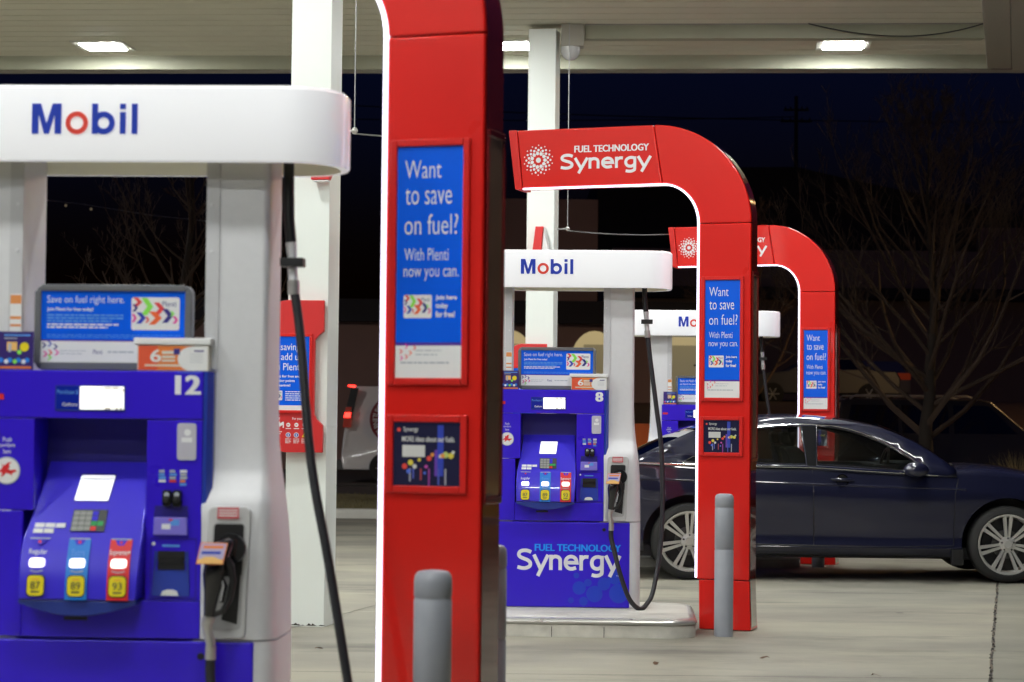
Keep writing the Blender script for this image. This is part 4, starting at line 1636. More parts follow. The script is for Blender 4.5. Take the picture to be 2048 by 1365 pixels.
def make_sedan():
    root = thing("sedan_car", "dark navy four door sedan parked across the forecourt behind the middle arch", "car", (3.046, 19.82, -.033), 0)
    HW = .92
    ztop = [(-2.45, .86), (-2.40, 1.00), (-2.30, 1.07), (-1.95, 1.075), (-1.4, 1.035), (-.3, 1.02), (.284, .985), (.83, .965), (1.0, 1.00), (1.225, 1.005), (1.56, .97), (1.9, .90), (2.2, .79), (2.38, .66)]
    zbot = [(-2.45, .45), (-2.35, .34), (-2.0, .26), (-1.9, .20), (1.9, .19), (2.2, .20), (2.38, .28)]
    wid = [(-2.45, .72), (-2.38, .80), (-2.2, .865), (-1.6, .905), (-.6, .92), (.6, .92), (1.6, .90), (2.0, .86), (2.25, .76), (2.38, .62)]
    crown = [(-2.45, .01), (-2.0, .03), (.9, .03), (1.2, .07), (1.7, .07), (2.3, .04)]
    xs = [-2.45, -2.42, -2.36, -2.25, -2.05, -1.8, -1.55, -1.25, -.9, -.5, -.1, .3, .65, .95, 1.15, 1.4, 1.65, 1.9, 2.1, 2.25, 2.34, 2.38]
    rings = []
    for x in xs:
        zt, zb, w, cr = interp(ztop, x), interp(zbot, x), interp(wid, x), interp(crown, x)
        h = zt - zb
        half = [(0, zb), (w * .80, zb), (w * .955, zb + .05 * h), (w * .985, zb + .13 * h), (w * .992, zb + .155 * h), (w * .972, zb + .22 * h), (w * .985, zb + .42 * h), (w, zb + .66 * h), (w * .998, zb + .78 * h),
                (w * .975, zb + .88 * h), (w * .958, zt - .016), (w * .935, zt + .0), (w * .88, zt + cr * .35), (w * .5, zt + cr * .9)]
        full = [(y, z) for y, z in half] + [(0, zt + cr)] + [(-y, z) for y, z in half[:0:-1]]
        rings.append([(x, y, z) for y, z in full])
    b = MB()
    b.loft(rings, 'carblue')
    body = b.build("body", root, smooth=60, sub=2)
    # wheel wells cut out
    cut = MB()
    for wx in (-1.4305, 1.4315):
        for sgn in (-1, 1):
            cut.lathe([(.418, -.26), (.418, .26)], 'black', (wx, sgn * .80, .345), 'y', 48)
    co = cut.build("cutter", root)
    for ob in (body, co):
        bm = bmesh.new()
        bm.from_mesh(ob.data)
        bmesh.ops.recalc_face_normals(bm, faces=bm.faces)
        bm.to_mesh(ob.data)
        bm.free()
    bm_ = body.modifiers.new("wells", 'BOOLEAN')
    bm_.operation = 'DIFFERENCE'
    bm_.object = co
    bm_.solver = 'EXACT'
    bm_.material_mode = 'TRANSFER'
    dg = bpy.context.evaluated_depsgraph_get()
    dg.update()
    me = bpy.data.meshes.new_from_object(body.evaluated_get(dg))
    body.modifiers.clear()
    body.data = me
    me.set_sharp_from_angle(angle=R(35))
    bpy.data.objects.remove(co)
    # ---- greenhouse
    belt = lambda x: interp([(-2.3, 1.045), (-1.94, 1.042), (-1.394, 1.03), (-.296, 1.022), (.284, .989), (.83, .962), (1.0, .955)], x)
    wbelt = lambda x: interp(wid, x) * .955

    def side_y(x, z):
        k = max(0, z - 1.0)
        return wbelt(x) - .58 * k - .15 * k * k
    roofl = [(-1.99, 1.05), (-1.80, 1.138), (-1.62, 1.225), (-1.394, 1.325), (-1.15, 1.395), (-.845, 1.447), (-.486, 1.464), (-.058, 1.440), (.284, 1.388), (.46, 1.322), (.626, 1.240), (.80, 1.130), (.97, 1.005)]
    hole_r = [(-1.20, 1.052), (-1.06, 1.230), (-.96, 1.305), (-.845, 1.350), (-.62, 1.380), (-.405, 1.388), (-.385, 1.047)]
    hole_f = [(-.285, 1.045), (-.262, 1.390), (-.12, 1.378), (.03, 1.350), (.16, 1.312), (.284, 1.262), (.40, 1.205), (.505, 1.142), (.60, 1.075), (.70, 1.000), (.62, .998)]
    hole_q = [(-1.50, 1.052), (-1.38, 1.052), (-1.345, 1.075), (-1.37, 1.105), (-1.40, 1.105)]

    def fill2d(outer, holes):
        cu = bpy.data.curves.new("f", 'CURVE')
        cu.dimensions = '2D'
        cu.fill_mode = 'BOTH'
        for poly in [outer] + holes:
            sp = cu.splines.new('POLY')
            sp.points.add(len(poly) - 1)
            for p_, (x, z) in zip(sp.points, poly):
                p_.co = (x, z, 0, 1)
            sp.use_cyclic_u = True
        ob = bpy.data.objects.new("f", cu)
        COL.objects.link(ob)
        dg = bpy.context.evaluated_depsgraph_get()
        me = bpy.data.meshes.new_from_object(ob.evaluated_get(dg))
        bm = bmesh.new()
        bm.from_mesh(me)
        bmesh.ops.subdivide_edges(bm, edges=[e for e in bm.edges if e.calc_length() > .25], cuts=2, use_grid_fill=True)
        bmesh.ops.triangulate(bm, faces=bm.faces)
        vs = [tuple(v.co) for v in bm.verts]
        bm.verts.index_update()
        fs = [tuple(v.index for v in f.verts) for f in bm.faces]
        bm.free()
        bpy.data.objects.remove(ob)
        bpy.data.curves.remove(cu)
        return vs, fs
    low = [(.97, .94), (.4, .96), (-.3, 1.0), (-1.2, 1.01), (-1.99, 1.02)]
    outl = roofl + low
    for sgn in (-1, 1):
        vs, fs = fill2d(outl, [hole_r, hole_f, hole_q])
        m = MB()
        m.add([(x, sgn * side_y(x, z), z) for x, z, _ in vs], fs, 'carblue')
        o = m.build("side_frame", root, smooth=50)
        sm = o.modifiers.new("solid", 'SOLIDIFY')
        sm.thickness = .035
        sm.offset = 1 if sgn < 0 else -1
        sm.offset = 0
        for hole, nm in ((hole_r, "rear_door_window"), (hole_f, "front_door_window"), (hole_q, "quarter_window")):
            vs, fs = fill2d(hole, [])
            g = MB()
            g.add([(x, sgn * (side_y(x, z) + .004), z) for x, z, _ in vs], fs, 'carglass')
            g.build(nm, root, smooth=50)
            ch = MB()
            pts = [(x, sgn * (side_y(x, z) + .019), z) for x, z in hole]
            ch.tube(pts + [pts[0]], .0055, 'chrome' if nm == "quarter_window" else 'blackgloss', 6)
            ch.build("window_seal", root, smooth=60)
        # bright line over the windows and the belt
        ch = MB()
        tl = [(-1.10, 1.235), (-.98, 1.318), (-.845, 1.366), (-.62, 1.396), (-.40, 1.405), (-.12, 1.394), (.03, 1.366), (.16, 1.327), (.284, 1.277), (.40, 1.219), (.505, 1.156), (.60, 1.088), (.71, 1.004)]
        ch.tube([(x, sgn * (side_y(x, z) + .018), z) for x, z in tl], .005, 'chrome', 6)
        bl = [(-2.0 + 2.8 * i / 24) for i in range(25)]
        rings = []
        for x in bl:
            z = belt(x)
            y = max(side_y(x, z), interp(wid, x) * .955) + .014
            rings.append([(x, sgn * (y + .004), z - .008), (x, sgn * (y + .006), z), (x, sgn * (y + .002), z + .010), (x, sgn * (y - .02), z + .010), (x, sgn * (y - .02), z - .008)])
        ch.loft(rings, 'chrome')
        ch.build("chrome_trim", root, smooth=50)
        pl = MB()
        pl.add([(-.375, sgn * (side_y(-.38, 1.04) + .028), 1.035), (-.295, sgn * (side_y(-.30, 1.04) + .028), 1.032), (-.272, sgn * (side_y(-.27, 1.385) + .028), 1.392), (-.395, sgn * (side_y(-.39, 1.385) + .028), 1.390)], [(0, 1, 2, 3)], 'pillarblack')
        pl.build("pillar_cover", root)
    # roof
    rf = MB()
    rx = [(-1.30, 1.355), (-1.15, 1.395), (-1.0, 1.424), (-.845, 1.447), (-.66, 1.459), (-.486, 1.464), (-.27, 1.456), (-.058, 1.440), (.11, 1.418), (.284, 1.388)]
    ny = 12
    vs = []
    for x, z in rx:
        w = side_y(x, z)
        for j in range(ny + 1):
            t = -1 + 2 * j / ny
            vs.append((x, w * t, z + .038 * (1 - t * t) * (1 - .2 * t * t)))
    fs = [(i * (ny + 1) + j, (i + 1) * (ny + 1) + j, (i + 1) * (ny + 1) + j + 1, i * (ny + 1) + j + 1) for i in range(len(rx) - 1) for j in range(ny)]
    rf.add(vs, fs, 'carblue')
    o = rf.build("roof", root, smooth=60)
    sm = o.modifiers.new("solid", 'SOLIDIFY')
    sm.thickness = .02

    def screen(name, stations, bulge):
        g = MB()
        vs = []
        for x, z in stations:
            w = side_y(x, z) - .02
            for j in range(ny + 1):
                t = -1 + 2 * j / ny
                q = (1 - t * t)
                vs.append((x + bulge * q, w * t, z + .03 * q))
        fs = [(i * (ny + 1) + j, (i + 1) * (ny + 1) + j, (i + 1) * (ny + 1) + j + 1, i * (ny + 1) + j + 1) for i in range(len(stations) - 1) for j in range(ny)]
        g.add(vs, fs, 'carglass')
        g.build(name, root, smooth=60)
    screen("windscreen", [(.284, 1.384), (.46, 1.318), (.626, 1.236), (.80, 1.126), (.95, 1.012)], .10)
    screen("rear_window", [(-1.30, 1.350), (-1.394, 1.320), (-1.62, 1.220), (-1.80, 1.132), (-1.93, 1.066)], -.06)
    # interior
    s = MB()
    for sy in (-.36, .36):
        for x in (-.15, -.95):
            s.loft([[(x - .30, sy - .23, .80), (x + .02, sy - .23, .80), (x + .02, sy + .23, .80), (x - .30, sy + .23, .80)],
                    [(x - .36, sy - .22, 1.10), (x - .16, sy - .22, 1.10), (x - .16, sy + .22, 1.10), (x - .36, sy + .22, 1.10)],
                    [(x - .40, sy - .17, 1.20), (x - .26, sy - .17, 1.20), (x - .26, sy + .17, 1.20), (x - .40, sy + .17, 1.20)]], 'seat')
            s.loft([[(x - .40, sy - .12, 1.215), (x - .30, sy - .12, 1.215), (x - .30, sy + .12, 1.215), (x - .40, sy + .12, 1.215)],
                    [(x - .42, sy - .12, 1.33), (x - .33, sy - .12, 1.33), (x - .33, sy + .12, 1.33), (x - .42, sy + .12, 1.33)]], 'seat')
    s.build("seats", root, bevel=.03, smooth=50, seg=3)
    s = MB()
    s.box(-1.75, .70, -.80, .80, .99, 1.045, 'carinner')
    s.box(.45, .92, -.78, .78, 1.03, 1.06, 'carinner')
    s.build("cabin_floor", root)
    s = MB()
    ring = [(.40 + .04 * math.sin(2 * PI * i / 20), -.36 + .18 * math.cos(2 * PI * i / 20), 1.02 + .17 * math.sin(2 * PI * i / 20)) for i in range(21)]
    s.tube(ring, .014, 'black', 6)
    s.build("steering_wheel", root)
    # doors: seams, handles
    for sgn in (-1, 1):
        d = MB()
        for line in ([(-.330, 1.015), (-.322, .80), (-.318, .55), (-.318, .32)], [(.985, .93), (.955, .80), (.945, .55), (.94, .33)], [(-1.02, .66), (-1.00, .80), (-1.10, .96), (-1.13, 1.02)],
                     [(-.318, .322), (.3, .315), (.94, .33)], [(-1.02, .40), (-.9, .33), (-.318, .322)]):
            vs = []
            for x, z in line:
                zt, zb, w = interp(ztop, x), interp(zbot, x), interp(wid, x)
                h = (z - zb) / (zt - zb)
                prof = [(0, .955), (.13, .985), (.155, .990), (.22, .972), (.42, .985), (.66, 1.0), (.78, .998), (.88, .975), (1, .945)]
                yy = sgn * (w * interp(prof, h) + .0015)
                vs.append((x, yy, z))
            d.tube(vs, .0042, 'black', 5)
        d.build("door_seams", root)
        for x0 in (.02, -.86):
            h_ = MB()
            yb = sgn * .905
            h_.tube([(x0 - .18, yb, .915), (x0 - .16, yb + sgn * .022, .915), (x0 - .02, yb + sgn * .024, .912), (x0 + .02, yb, .908)], [.010, .016, .015, .009], 'carblue', 10)
            h_.lathe([(0, .004), (.05, .002), (.058, -.02)], 'blackgloss', (x0 - .085, yb, .905), 'y', 16, cap=False)
            h_.build("door_handle", root, smooth=50)
        # mirror
        mr = MB()
        cx, cy, cz = .585, sgn * 1.00, 1.005
        rings = []
        for t, sx, sz in ((-1, .06, .045), (-.85, .095, .068), (-.2, .115, .078), (.5, .105, .072), (.9, .075, .052), (1, .045, .03)):
            rings.append([(cx + sx * math.cos(a), cy + sgn * t * .10, cz + sz * math.sin(a) * (1 if math.sin(a) > 0 else .85)) for a in [2 * PI * i / 16 for i in range(16)]])
        mr.loft(rings, 'carblue')
        mr.loft([[(cx - .03, sgn * .80, .955), (cx + .04, sgn * .80, .955), (cx + .04, sgn * .80, .985), (cx - .03, sgn * .80, .985)],
                 [(cx - .03, sgn * .93, .965), (cx + .04, sgn * .93, .965), (cx + .04, sgn * .93, .995), (cx - .03, sgn * .93, .995)]], 'blackgloss')
        mr.build("door_mirror", root, smooth=60)
        # character lines pressed into the flank
        for zl, xa, xb, rr_ in ((.872, -2.2, 1.05, .012), (.305, -.95, .93, .010)):
            ln = MB()
            prof = [(0, .955), (.13, .985), (.155, .990), (.22, .972), (.42, .985), (.66, 1.0), (.78, .998), (.88, .975), (1, .945)]
            pts = []
            for i in range(25):
                x = xa + (xb - xa) * i / 24
                z = zl - .022 * (x + .5) if zl > .5 else zl
                zt, zb, w = interp(ztop, x), interp(zbot, x), interp(wid, x)
                pts.append((x, sgn * (w * interp(prof, (z - zb) / (zt - zb)) - rr_ * .55), z))
            ln.tube(pts, rr_, 'carblue', 12)
            ln.build("pressed_line", root, smooth=70)
        # sill guard and mudflap
        sg = MB()
        sg.box(.92, 1.03, sgn * .90 - .03, sgn * .90 + .03, .155, .30, 'black')
        sg.build("mud_flap", root, bevel=.01)
        hl = MB()
        hl.prism([(1.95, .70), (2.22, .62), (2.25, .70), (2.0, .80)], sgn * .83 - .03, sgn * .83 + .03, 'lamplens')
        hl.build("headlight", root, bevel=.01)
        tl = MB()
        tl.prism([(-2.46, .80), (-2.28, .84), (-2.24, .98), (-2.42, .99)], sgn * .83 - .03, sgn * .83 + .03, 'tailoff')
        tl.build("tail_light", root, bevel=.01)
        for wx in (-1.4305, 1.4315):
            wheel(root, wx, sgn * .905, .345, .268, sgn)
    wp = MB()
    wp.tube([(.93, -.62, 1.03), (1.02, -.45, 1.045), (1.07, -.1, 1.05)], .009, 'black', 6)
    wp.tube([(1.0, -.70, 1.015), (1.12, -.66, 1.02)], .006, 'chrome', 6)
    wp.build("wiper", root)
    un = MB()
    un.box(-2.1, 2.0, -.72, .72, .20, .30, 'black')
    un.build("underbody", root)
    return root


make_sedan()


def simple_car(name, label, cat, loc, rz, prof, width, wins, paint, wheels, r=.34, tail='tailoff', cabin_z=1.0, tumble=.16):
    """side profile lofted across its width, with windows, wheels and lamps"""
    root = thing(name, label, cat, loc, rz)
    b = MB()
    hw = width / 2
    ys = [(-1, .94), (-.96, 1.0), (.96, 1.0), (1, .94)]
    def ins(z):
        return max(0, z - cabin_z) * tumble / .6
    rings = []
    zc = .6
    for t, s_ in ys:
        rings.append([(x * (1 if abs(t) < .97 else .992), t * (hw - ins(z)), zc + (z - zc) * (1 if abs(t) < .97 else .97)) for x, z in prof])
    b.loft(rings, paint)
    b.build("body", root, bevel=.03, smooth=45, seg=3)
    for sgn in (-1, 1):
        for w in wins:
            g = MB()
            g.add([(x, sgn * (hw - ins(z) + .012), z) for x, z in w], [tuple(range(len(w)))], 'darkglass')
            g.build("side_window", root)
        for wx in wheels:
            t = MB()
            t.lathe([(0, -.10), (r * .62, -.10), (r * .66, -.115), (r - .03, -.115), (r, -.08), (r, .09), (r * .6, .10), (0, .10)], 'tyre', (wx, sgn * (hw - .08), r), 'y', 28, cap=False)
            wo = t.build("wheel", root, smooth=40)
            q = MB()
            for k in range(6):
                a = 2 * PI * k / 6
                q.tube([(wx, sgn * (hw + .022), r), (wx + r * .58 * math.cos(a), sgn * (hw + .03), r + r * .58 * math.sin(a))], .018, 'alloy', 6)
            q.build("rim", wo)
    return root


# van on the road behind the thick column
def make_van():
    prof = [(-2.46, .32), (-2.50, .55), (-2.47, .95), (-2.40, 1.45), (-2.30, 2.12), (-2.18, 2.22), (1.0, 2.22), (1.55, 2.05), (2.0, 1.45), (2.55, 1.2), (2.72, .95), (2.74, .45), (2.6, .30)]
    v = simple_car("delivery_van", "white delivery van with lit red tail lamp and red furniture emblem, behind the thick column", "van", (-1.35, 48.6, -.2), 0, prof, 1.95,
                   [[(.9, 1.35), (1.85, 1.35), (1.45, 1.95), (.9, 1.95)]], 'vanwhite', (-1.5, 1.75), .36, cabin_z=1.2, tumble=.10)
    y = -.985
    m = MB()
    for sgn in (-1, 1):
        o = m.prism([(-2.445, 1.50), (-2.27, 1.50), (-2.12, 2.17), (-2.29, 2.17)], sgn * .90 - .03, sgn * .90 + .03, 'black')
    m.build("lamp_pillar", v)
    for sgn in (-1, 1):
        m = MB()
        m.prism([(-2.47, 1.28), (-2.28, 1.28), (-2.25, 1.50), (-2.44, 1.50)], sgn * .945 - .04, sgn * .945 + .04, 'tailoff')
        m.prism([(-2.445, 1.501), (-2.30, 1.501), (-2.285, 1.62), (-2.42, 1.62)], sgn * .945 - .04, sgn * .945 + .04, 'taillit')
        m.prism([(-2.42, 1.621), (-2.285, 1.621), (-2.27, 1.74), (-2.40, 1.74)], sgn * .945 - .04, sgn * .945 + .04, 'tailoff')
        m.build("tail_light", v)
    m = MB()
    m.prism([(-2.36, 2.20), (-2.27, 2.20), (-2.27, 2.25), (-2.36, 2.25)], -.2, .2, 'taillit')
    m.prism([(-2.36, 2.20), (-2.31, 2.20), (-2.31, 2.245), (-2.36, 2.245)], -.92, -.85, 'taillit')
    m.build("brake_lamp", v)
    m = MB()
    m.prism([(-2.62, .30), (-2.20, .30), (-2.20, .55), (-2.60, .55)], -.96, .96, 'steeldark')
    m.build("rear_bumper", v, bevel=.03)
    m = MB()
    cx, cz, r = -1.26, 1.47, .60
    yy = -.978
    n = 36
    ring = [(cx + r * math.cos(2 * PI * i / n), cz + r * .95 * math.sin(2 * PI * i / n)) for i in range(n)]
    o = m.flat(ring, 0, 'dkmaroon')
    word = "FURNITURE"
    for i, chh in enumerate(word):
        a = R(218 - i * 76 / 8)
        px, pz = cx + .47 * math.cos(a), cz + .45 * math.sin(a)
        k = len(m.v)
        m.text(chh, -.045 if chh != "I" else -.015, .045 if chh != "I" else .015, -.06, .06, -.004, 'vanwhite', .012)
        rot = a - PI / 2
        m.warp(k, lambda x, y_, z, c=math.cos(rot), s_=math.sin(rot), px=px, pz=pz: (px + x * c - z * s_, y_, pz + x * s_ + z * c))
    def onside(x, y_, z):
        return (x, -(.975 - max(0, z - 1.2) * .10 / .6) - .014 + y_, z)
    m.warp(0, onside)
    m.build("emblem", v)
    return v


make_van()
suvp = [(-2.35, .45), (-2.38, .95), (-2.30, 1.12), (-2.15, 1.70), (-2.0, 1.76), (.35, 1.76), (.55, 1.72), (1.20, 1.14), (2.2, 1.02), (2.36, .85), (2.38, .45)]
suv = simple_car("parked_suv", "dark parked sport utility vehicle behind the bare tree, its roof rail catching light", "suv", (8.1, 38.6, .02), 0, suvp, 1.9,
                 [[(-2.1, 1.14), (-1.15, 1.14), (-1.15, 1.64), (-1.98, 1.64)], [(-1.08, 1.14), (-.25, 1.14), (-.25, 1.64), (-1.08, 1.64)], [(-.15, 1.14), (.98, 1.14), (.48, 1.64), (-.15, 1.64)]],
                 'suvpaint', (-1.5, 1.5), .37)
_m = MB()
for sgn in (-1, 1):
    _m.tube([(-2.0, sgn * .74, 1.75), (-1.9, sgn * .74, 1.81), (.1, sgn * .74, 1.81), (.3, sgn * .74, 1.75)], .018, 'steel', 6)
_m.build("roof_rail", suv)
_m = MB()
_m.box(1.97, 2.36, -.86, -.80, .86, .96, 'tailoff')
_m.build("lamp", suv)
carp = [(-2.3, .35), (-2.33, .80), (-2.2, 1.02), (-1.55, 1.05), (-.95, 1.42), (.25, 1.42), (.95, 1.02), (1.9, .92), (2.25, .75), (2.3, .35)]
carw = [[(-1.35, 1.06), (-.4, 1.04), (-.4, 1.36), (-.92, 1.36)], [(-.32, 1.04), (.72, 1.02), (.25, 1.36), (-.32, 1.36)]]
c1 = simple_car("parked_car", "silver car on the bank seen from behind, red tail lamps, left of the bare tree", "car", (12.35, 72, 1.9), R(90), carp, 1.8, carw, 'greycar', (-1.4, 1.4), .33)
for sgn in (-1, 1):
    _m = MB()
    _m.box(-2.36, -2.25, sgn * .88 - (.42 if sgn > 0 else 0), sgn * .88 + (0 if sgn > 0 else .42), .78, 1.0, 'tailoff')
    _m.build("tail_light", c1)
c2 = simple_car("parked_car", "pale car nose on the bank between the far pump and the farthest arch", "car", (9.0, 62, 1.75), R(180), carp, 1.8, carw, 'darkpaint', (-1.4, 1.4), .33)
_m = MB()
_m.box(2.05, 2.27, .72, .90, .68, .80, 'lamplens')
_m.box(2.05, 2.27, -.90, -.72, .68, .80, 'lamplens')
_m.build("headlight", c2)
c3 = simple_car("parked_car", "orange car behind the middle pump, seen through the gap by its hose", "car", (1.72, 30.0 - 1.2, -.10), R(90), carp, 1.75, carw, 'orangecar', (-1.4, 1.4), .33)

# ------------------------------------------------------------------ buildings beyond the road


def arcade_building():
    root = thing("arcade_building", "brown building with glowing arched openings and a dark flat roof, beyond the road", "building", (3, 58, -.2))
    zo = 0
    w = MB()
    # wall with arched openings: piers and arch heads
    X0, X1, Z1 = -14, 3.4, 4.12
    ops = []
    x = -11.85
    y0, y1 = 0, .35
    openings = [(-3.06, 1.36), (-.70, 1.36), (1.72, 1.40)]
    prev = X0
    n = 14
    spr, top = 3.05, 3.95
    for cx, ow in openings:
        l, r_ = cx - ow / 2, cx + ow / 2
        w.box(prev, l, y0, y1, 0, Z1, 'stucco')
        arcpts = [(cx + ow / 2 * math.cos(PI - PI * i / n), spr + (top - spr) * math.sin(PI - PI * i / n)) for i in range(n + 1)]
        for i in range(n):
            (xa, za), (xb, zb) = arcpts[i], arcpts[i + 1]
            w.add([(xa, y0, za), (xb, y0, zb), (xb, y0, Z1), (xa, y0, Z1), (xa, y1, za), (xb, y1, zb), (xb, y1, Z1), (xa, y1, Z1)],
                  [(0, 1, 2, 3), (7, 6, 5, 4), (0, 4, 5, 1), (3, 2, 6, 7)], 'stucco')
        w.box(l, r_, y0, y1, 0, .9, 'stucco')
        prev = r_
    w.box(prev, X1, y0, y1, 0, Z1, 'stucco')
    w.build("wall", root)
    b = MB()
    b.box(X0 - .3, X1 + .3, -.35, .4, Z1 + .002, Z1 + .62, 'darkband')
    b.box(X0, X1, .402, 7, Z1 + .1, Z1 + .6, 'roof')
    b.build("roof", root)
    u = MB()
    u.box(-5.2, -.60, 1.4, 6.5, Z1 + .61, Z1 + 3.6, 'stucco')
    u.build("upper_storey", root)
    rm = MB()
    rm.box(X0, X1, 3.0, 3.1, 0, Z1, 'creamwall')
    rm.box(X0, X1, .36, 3.0, Z1 - .06, Z1, 'creamwall')
    rm.box(X0, X1, .36, 3.0, 0, .06, 'brownwood')
    rm.box(X0, X1, 2.9, 2.99, 3.15, 3.35, 'creamshade')
    for cx, ow in openings:
        rm.box(cx - .25, cx + .62, 1.9, 2.0, .06, 3.62, 'creamshade')
        rm.box(cx - .75, cx + .75, 2.2, 2.3, 2.95, 3.12, 'brownwood')
    rm.build("glow_room", root)
    c = MB()
    for cx, ow in openings:
        for dx in (-.66,):
            c.box(cx + dx + 2.0, cx + dx + 2.16, 1.6, 1.75, 0, 4.05, 'brownwood')
        c.lathe([(.30, 0), (.35, .35), (.30, .7), (.1, .9), (0, .92)], 'brownwood', (cx + .9, 1.4, .9), 'z', 10)
    c.build("dark_furnishing", root)
    for cx, ow in openings:
        l = MB()
        l.tube([(cx + .35, .30, 3.02), (cx + .55, .1, 3.05), (cx + .65, .0, 2.85), (cx + .45, .05, 2.6), (cx + .62, .1, 2.75)], .03, 'brownwood', 6)
        l.build("wall_bracket", root)
    return root


arcade_building()


def hall():
    root = thing("gabled_hall", "long dark brown hall with a low pitched roof behind the bare tree", "building", (18, 84, 1.8))
    b = MB()
    b.box(-14, 26, 0, 14, -1.5, 4.3, 'stucco2')
    b.build("wall", root)
    b = MB()
    b.box(-14.4, 26.4, -.8, -.002, 4.32, 4.75, 'darkband')
    b.build("eave_band", root)
    b = MB()
    b.box(-14, 26, -.05, 13.5, 4.76, 6.3, 'stucco2')
    b.build("parapet", root)
    b = MB()
    prof = [(-14.6, 6.32), (-14.6, 9.6), (-6.5, 9.75), (-4.5, 9.3), (4.4, 7.5), (4.4, 6.32)]
    b.prism(prof, 1.0, 14, 'roof')
    b.build("roof", root)
    b = MB()
    b.box(.8, 7.6, .4, 1, 6.32, 7.3, 'stucco')  # strip of slightly lighter stucco above the parapet
    b.build("pale_parapet", root)
    return root


hall()

# utility pole and wires
up = thing("utility_pole", "distant utility pole with two crossarms above the dark hall roof", "pole", (12.4, 92, 1.5))
_m = MB()
_m.tube([(0, 0, -1), (0, 0, 14.0)], [.11, .08], 'pole', 8)
_m.build("pole_shaft", up)
for z, w in ((13.35, .55), (12.85, .68)):
    _m = MB()
    _m.box(-w, w, -.05, .05, z, z + .09, 'pole')
    _m.build("crossarm", up)
    _m = MB()
    for x in (-w + .08, -.25, .25, w - .08):
        _m.lathe([(.03, .09), (.04, .14), (.02, .2), (0, .21)], 'pole', (x, 0, z), 'z', 8)
    _m.build("insulators", up)


def hung(name, label, a, b, sag, r, y=None):
    m = MB()
    a, b = Vector(a), Vector(b)
    m.tube([tuple(a.lerp(b, t / 16) - Vector((0, 0, sag * 4 * (t / 16) * (1 - t / 16)))) for t in range(17)], r, 'darkwire', 5)
    return tag(m.build(name), label, "wire", "power lines in the night sky")


hung("power_line", "upper power line crossing the dark sky left of the utility pole", (-40, 60, 12.4), (24, 100, 15.6), .8, .025)
hung("power_line", "lower power line crossing the dark sky toward the utility pole", (-40, 60, 11.3), (12.4, 92, 14.6), .8, .022)


# ------------------------------------------------------------------ bare trees
def tree(label, loc, H, rad0, seed, reach=.62, first=.20, n_lat=30, lev_max=4):
    rnd = random.Random(seed)
    root = thing("bare_tree", label, "tree", loc, 0, "leafless trees beyond the forecourt")
    tk, cr = MB(), MB()

    def limb(p, d, L, r, lev):
        n = 5 if lev < 2 else (4 if lev < 3 else 3)
        pts, rr = [p.copy()], [r]
        q, dd = p.copy(), d.copy()
        for i in range(n):
            dd = (dd + Vector((rnd.gauss(0, 1), rnd.gauss(0, 1), rnd.gauss(0, .7))) * (.07 + .03 * lev) + Vector((0, 0, .13))).normalized()
            q = q + dd * (L / n)
            pts.append(q.copy())
            rr.append(max(.0035, r * (1 - .72 * (i + 1) / n)))
        cr.tube([tuple(v) for v in pts], rr, 'twig', 6 if lev < 2 else (4 if lev < 3 else 3), cap=False)
        if lev >= lev_max:
            return
        for k in range(rnd.randint(4, 6) if lev < 3 else rnd.randint(2, 4)):
            t = rnd.uniform(.25, .98)
            f = t * n
            a = min(n - 1, int(f))
            base = pts[a].lerp(pts[a + 1], f - a)
            ax = (pts[a + 1] - pts[a]).normalized()
            az = rnd.uniform(0, 2 * PI)
            o1 = ax.orthogonal().normalized()
            side = o1 * math.cos(az) + ax.cross(o1) * math.sin(az)
            tilt = rnd.uniform(.45, .85)
            nd = (ax * math.cos(tilt) + side * math.sin(tilt) + Vector((0, 0, .15))).normalized()
            limb(base, nd, L * rnd.uniform(.34, .58) * (1.1 - .4 * t), max(.004, rr[a] * rnd.uniform(.45, .65)), lev + 1)
    pts, rr = [], []
    N = 14
    q = Vector((0, 0, -.05))
    for i in range(N + 1):
        t = i / N
        pts.append(q.copy())
        rr.append(rad0 * ((1 - t) ** 1.15 + .035) * (1.25 if i == 0 else 1))
        q = q + Vector((rnd.gauss(0, .035), rnd.gauss(0, .035), H * .92 / N))
    tk.tube([tuple(v) for v in pts], rr, 'bark', 10, cap=False)
    for k in range(n_lat):
        t = first + (.96 - first) * (k + rnd.random()) / n_lat
        f = t * N
        a = min(N - 1, int(f))
        base = pts[a].lerp(pts[a + 1], f - a)
        az = k * 2.4 + rnd.uniform(-.5, .5)
        tilt = 1.15 - .62 * t + rnd.uniform(-.15, .15)
        d = Vector((math.cos(az) * math.sin(tilt), math.sin(az) * math.sin(tilt), math.cos(tilt)))
        L = H * reach * (1.02 - t) ** .75 * rnd.uniform(.75, 1.1)
        limb(base, d, L, rr[a] * rnd.uniform(.35, .55), 1)
    tk.build("trunk", root, smooth=60)
    cr.build("crown", root, smooth=60)
    return root


tree("big bare spreading tree at the right behind the dark sedan", (6.56, 33.0, -.02), 6.9, .135, 3, .66, .17, 46)
tree("bare tree seen through the opening of the nearest pump", (-5.6, 36.0, -.05), 7.4, .15, 12, .5, .25, 26)
tree("thin bare tree in the dark gap between the two far red arches", (5.3, 47.0, .2), 6.5, .12, 21, .5, .25, 16)


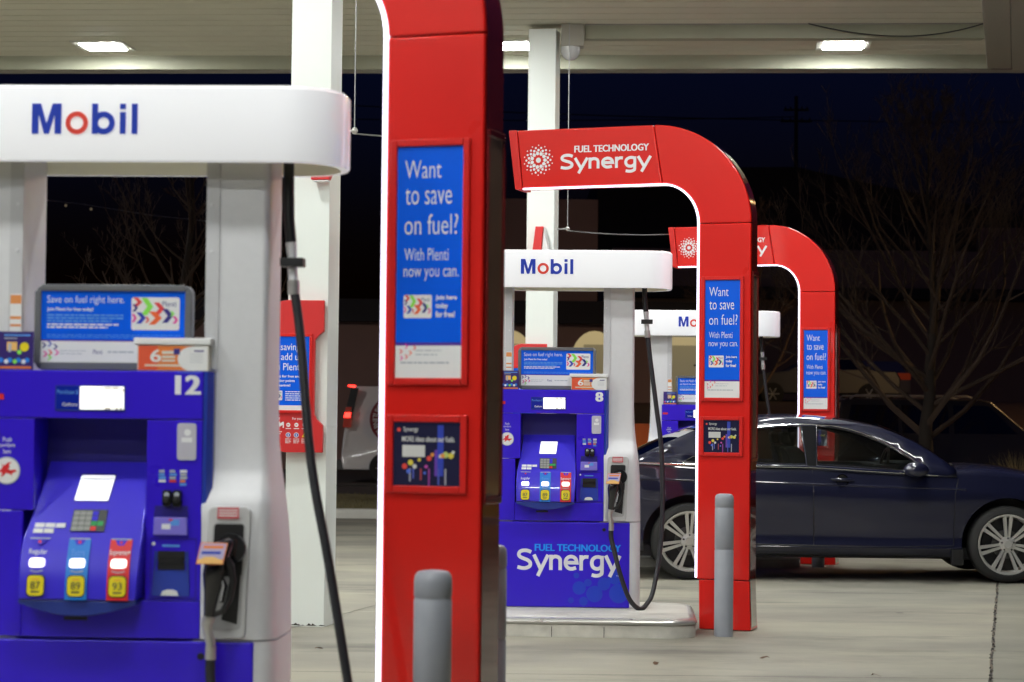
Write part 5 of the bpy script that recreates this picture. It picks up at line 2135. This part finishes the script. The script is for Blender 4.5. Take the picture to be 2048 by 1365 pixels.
def street_lamp(label, loc, rz, lens):
    root = thing("street_lamp", label, "street lamp", loc, rz, "street lamps along the road")
    m = MB()
    m.tube([(0, 0, -.2), (0, 0, 8.2), (-.25, 0, 8.6), (-1.2, 0, 8.75)], [.10, .07, .05, .04], 'pole', 10)
    m.build("lamp_post", root, smooth=50)
    m = MB()
    m.prism([(-1.95, 8.72), (-1.15, 8.70), (-1.15, 8.82), (-1.6, 8.88), (-1.9, 8.82)], -.17, .17, 'pole')
    m.build("lamp_head", root, bevel=.02)
    m = MB()
    m.prismz([(-1.85, -.13), (-1.25, -.13), (-1.25, .13), (-1.85, .13)], 8.66, 8.695, lens)
    m.build("lamp_lens", root)
    return root


street_lamp("orange street lamp beyond the right edge of the photo that lights the parked cars", (17.5, 40.5, -.2), 0, 'sodium')
street_lamp("white street lamp beyond the left edge of the photo that lights the van", (-17.0, 40.5, -.2), PI, 'neutral')

# ornamental grass at the right edge
og = MB()
_r = random.Random(17)
for i in range(420):
    a = _r.uniform(0, 2 * PI)
    l = _r.uniform(.55, 1.05)
    lean = _r.uniform(.05, .55)
    bx, by = _r.gauss(0, .12), _r.gauss(0, .12)
    w = .006
    prev = None
    pts = []
    for k in range(5):
        t = k / 4
        rr = lean * l * t * t
        pts.append((bx + math.cos(a) * rr, by + math.sin(a) * rr, l * t * (1 - .25 * lean * t)))
    vs = []
    for k, p_ in enumerate(pts):
        ww = w * (1 - k / 4.2)
        vs += [(p_[0] - ww, p_[1], p_[2]), (p_[0] + ww, p_[1], p_[2])]
    og.add(vs, [(2 * k, 2 * k + 1, 2 * k + 3, 2 * k + 2) for k in range(4)], 'drygrass')
o = og.build("ornamental_grass", loc=(7.62, 31.3, -.02))
tag(o, "tall tuft of dry ornamental grass at the right edge beside the sedan bonnet", "grass plant")

# small warm lights strung far behind the left pump
sl = thing("string_lights", "tiny warm lights on a wire in the dark behind the nearest pump", "string lights", (-14.2, 62, 7.6))
_m = MB()
_m.tube([(-.6, 0, .10), (1.5, 0, -.12), (3.5, 0, -.42), (5.6, 0, -.62)], .012, 'wire', 5)
_m.build("cord", sl)
for x, z, lit in ((.02, -.02, 1), (.20, .0, 1), (.28, -.06, 1), (.14, -.25, 1), (.95, -.16, 0), (1.7, -.26, 0)):
    _m = MB()
    _m.lathe([(0, -.04), (.035, -.02), (.04, 0), (.03, .03), (0, .05)], 'bulb' if lit else 'bulbdim', (x, 0, z), 'z', 8)
    _m.build("bulb", sl)

# dead leaves on the slab
for i, (x, y, lab) in enumerate(((1.52, 12.55, "brown dead leaf on the concrete right of the middle bollard"), (.85, 12.2, "curled dead leaf on the concrete before the middle island"),
                                 (2.05, 11.75, "dark twig scrap on the concrete near the bottom right joint"), (-1.15, 12.8, "small dead leaf at the foot of the thick column"))):
    m = MB()
    m.add([(-.03, 0, .006), (-.01, .016, .014), (.02, .012, .02), (.035, .0, .008), (.015, -.016, .016), (-.012, -.014, .006)], [(0, 1, 4, 5), (1, 2, 4), (2, 3, 4)], 'leaf')
    o = m.build("dead_leaf", loc=(x, y, gz(y)))
    o.rotation_euler = (0, 0, i * 1.3)
    tag(o, lab, "leaf")
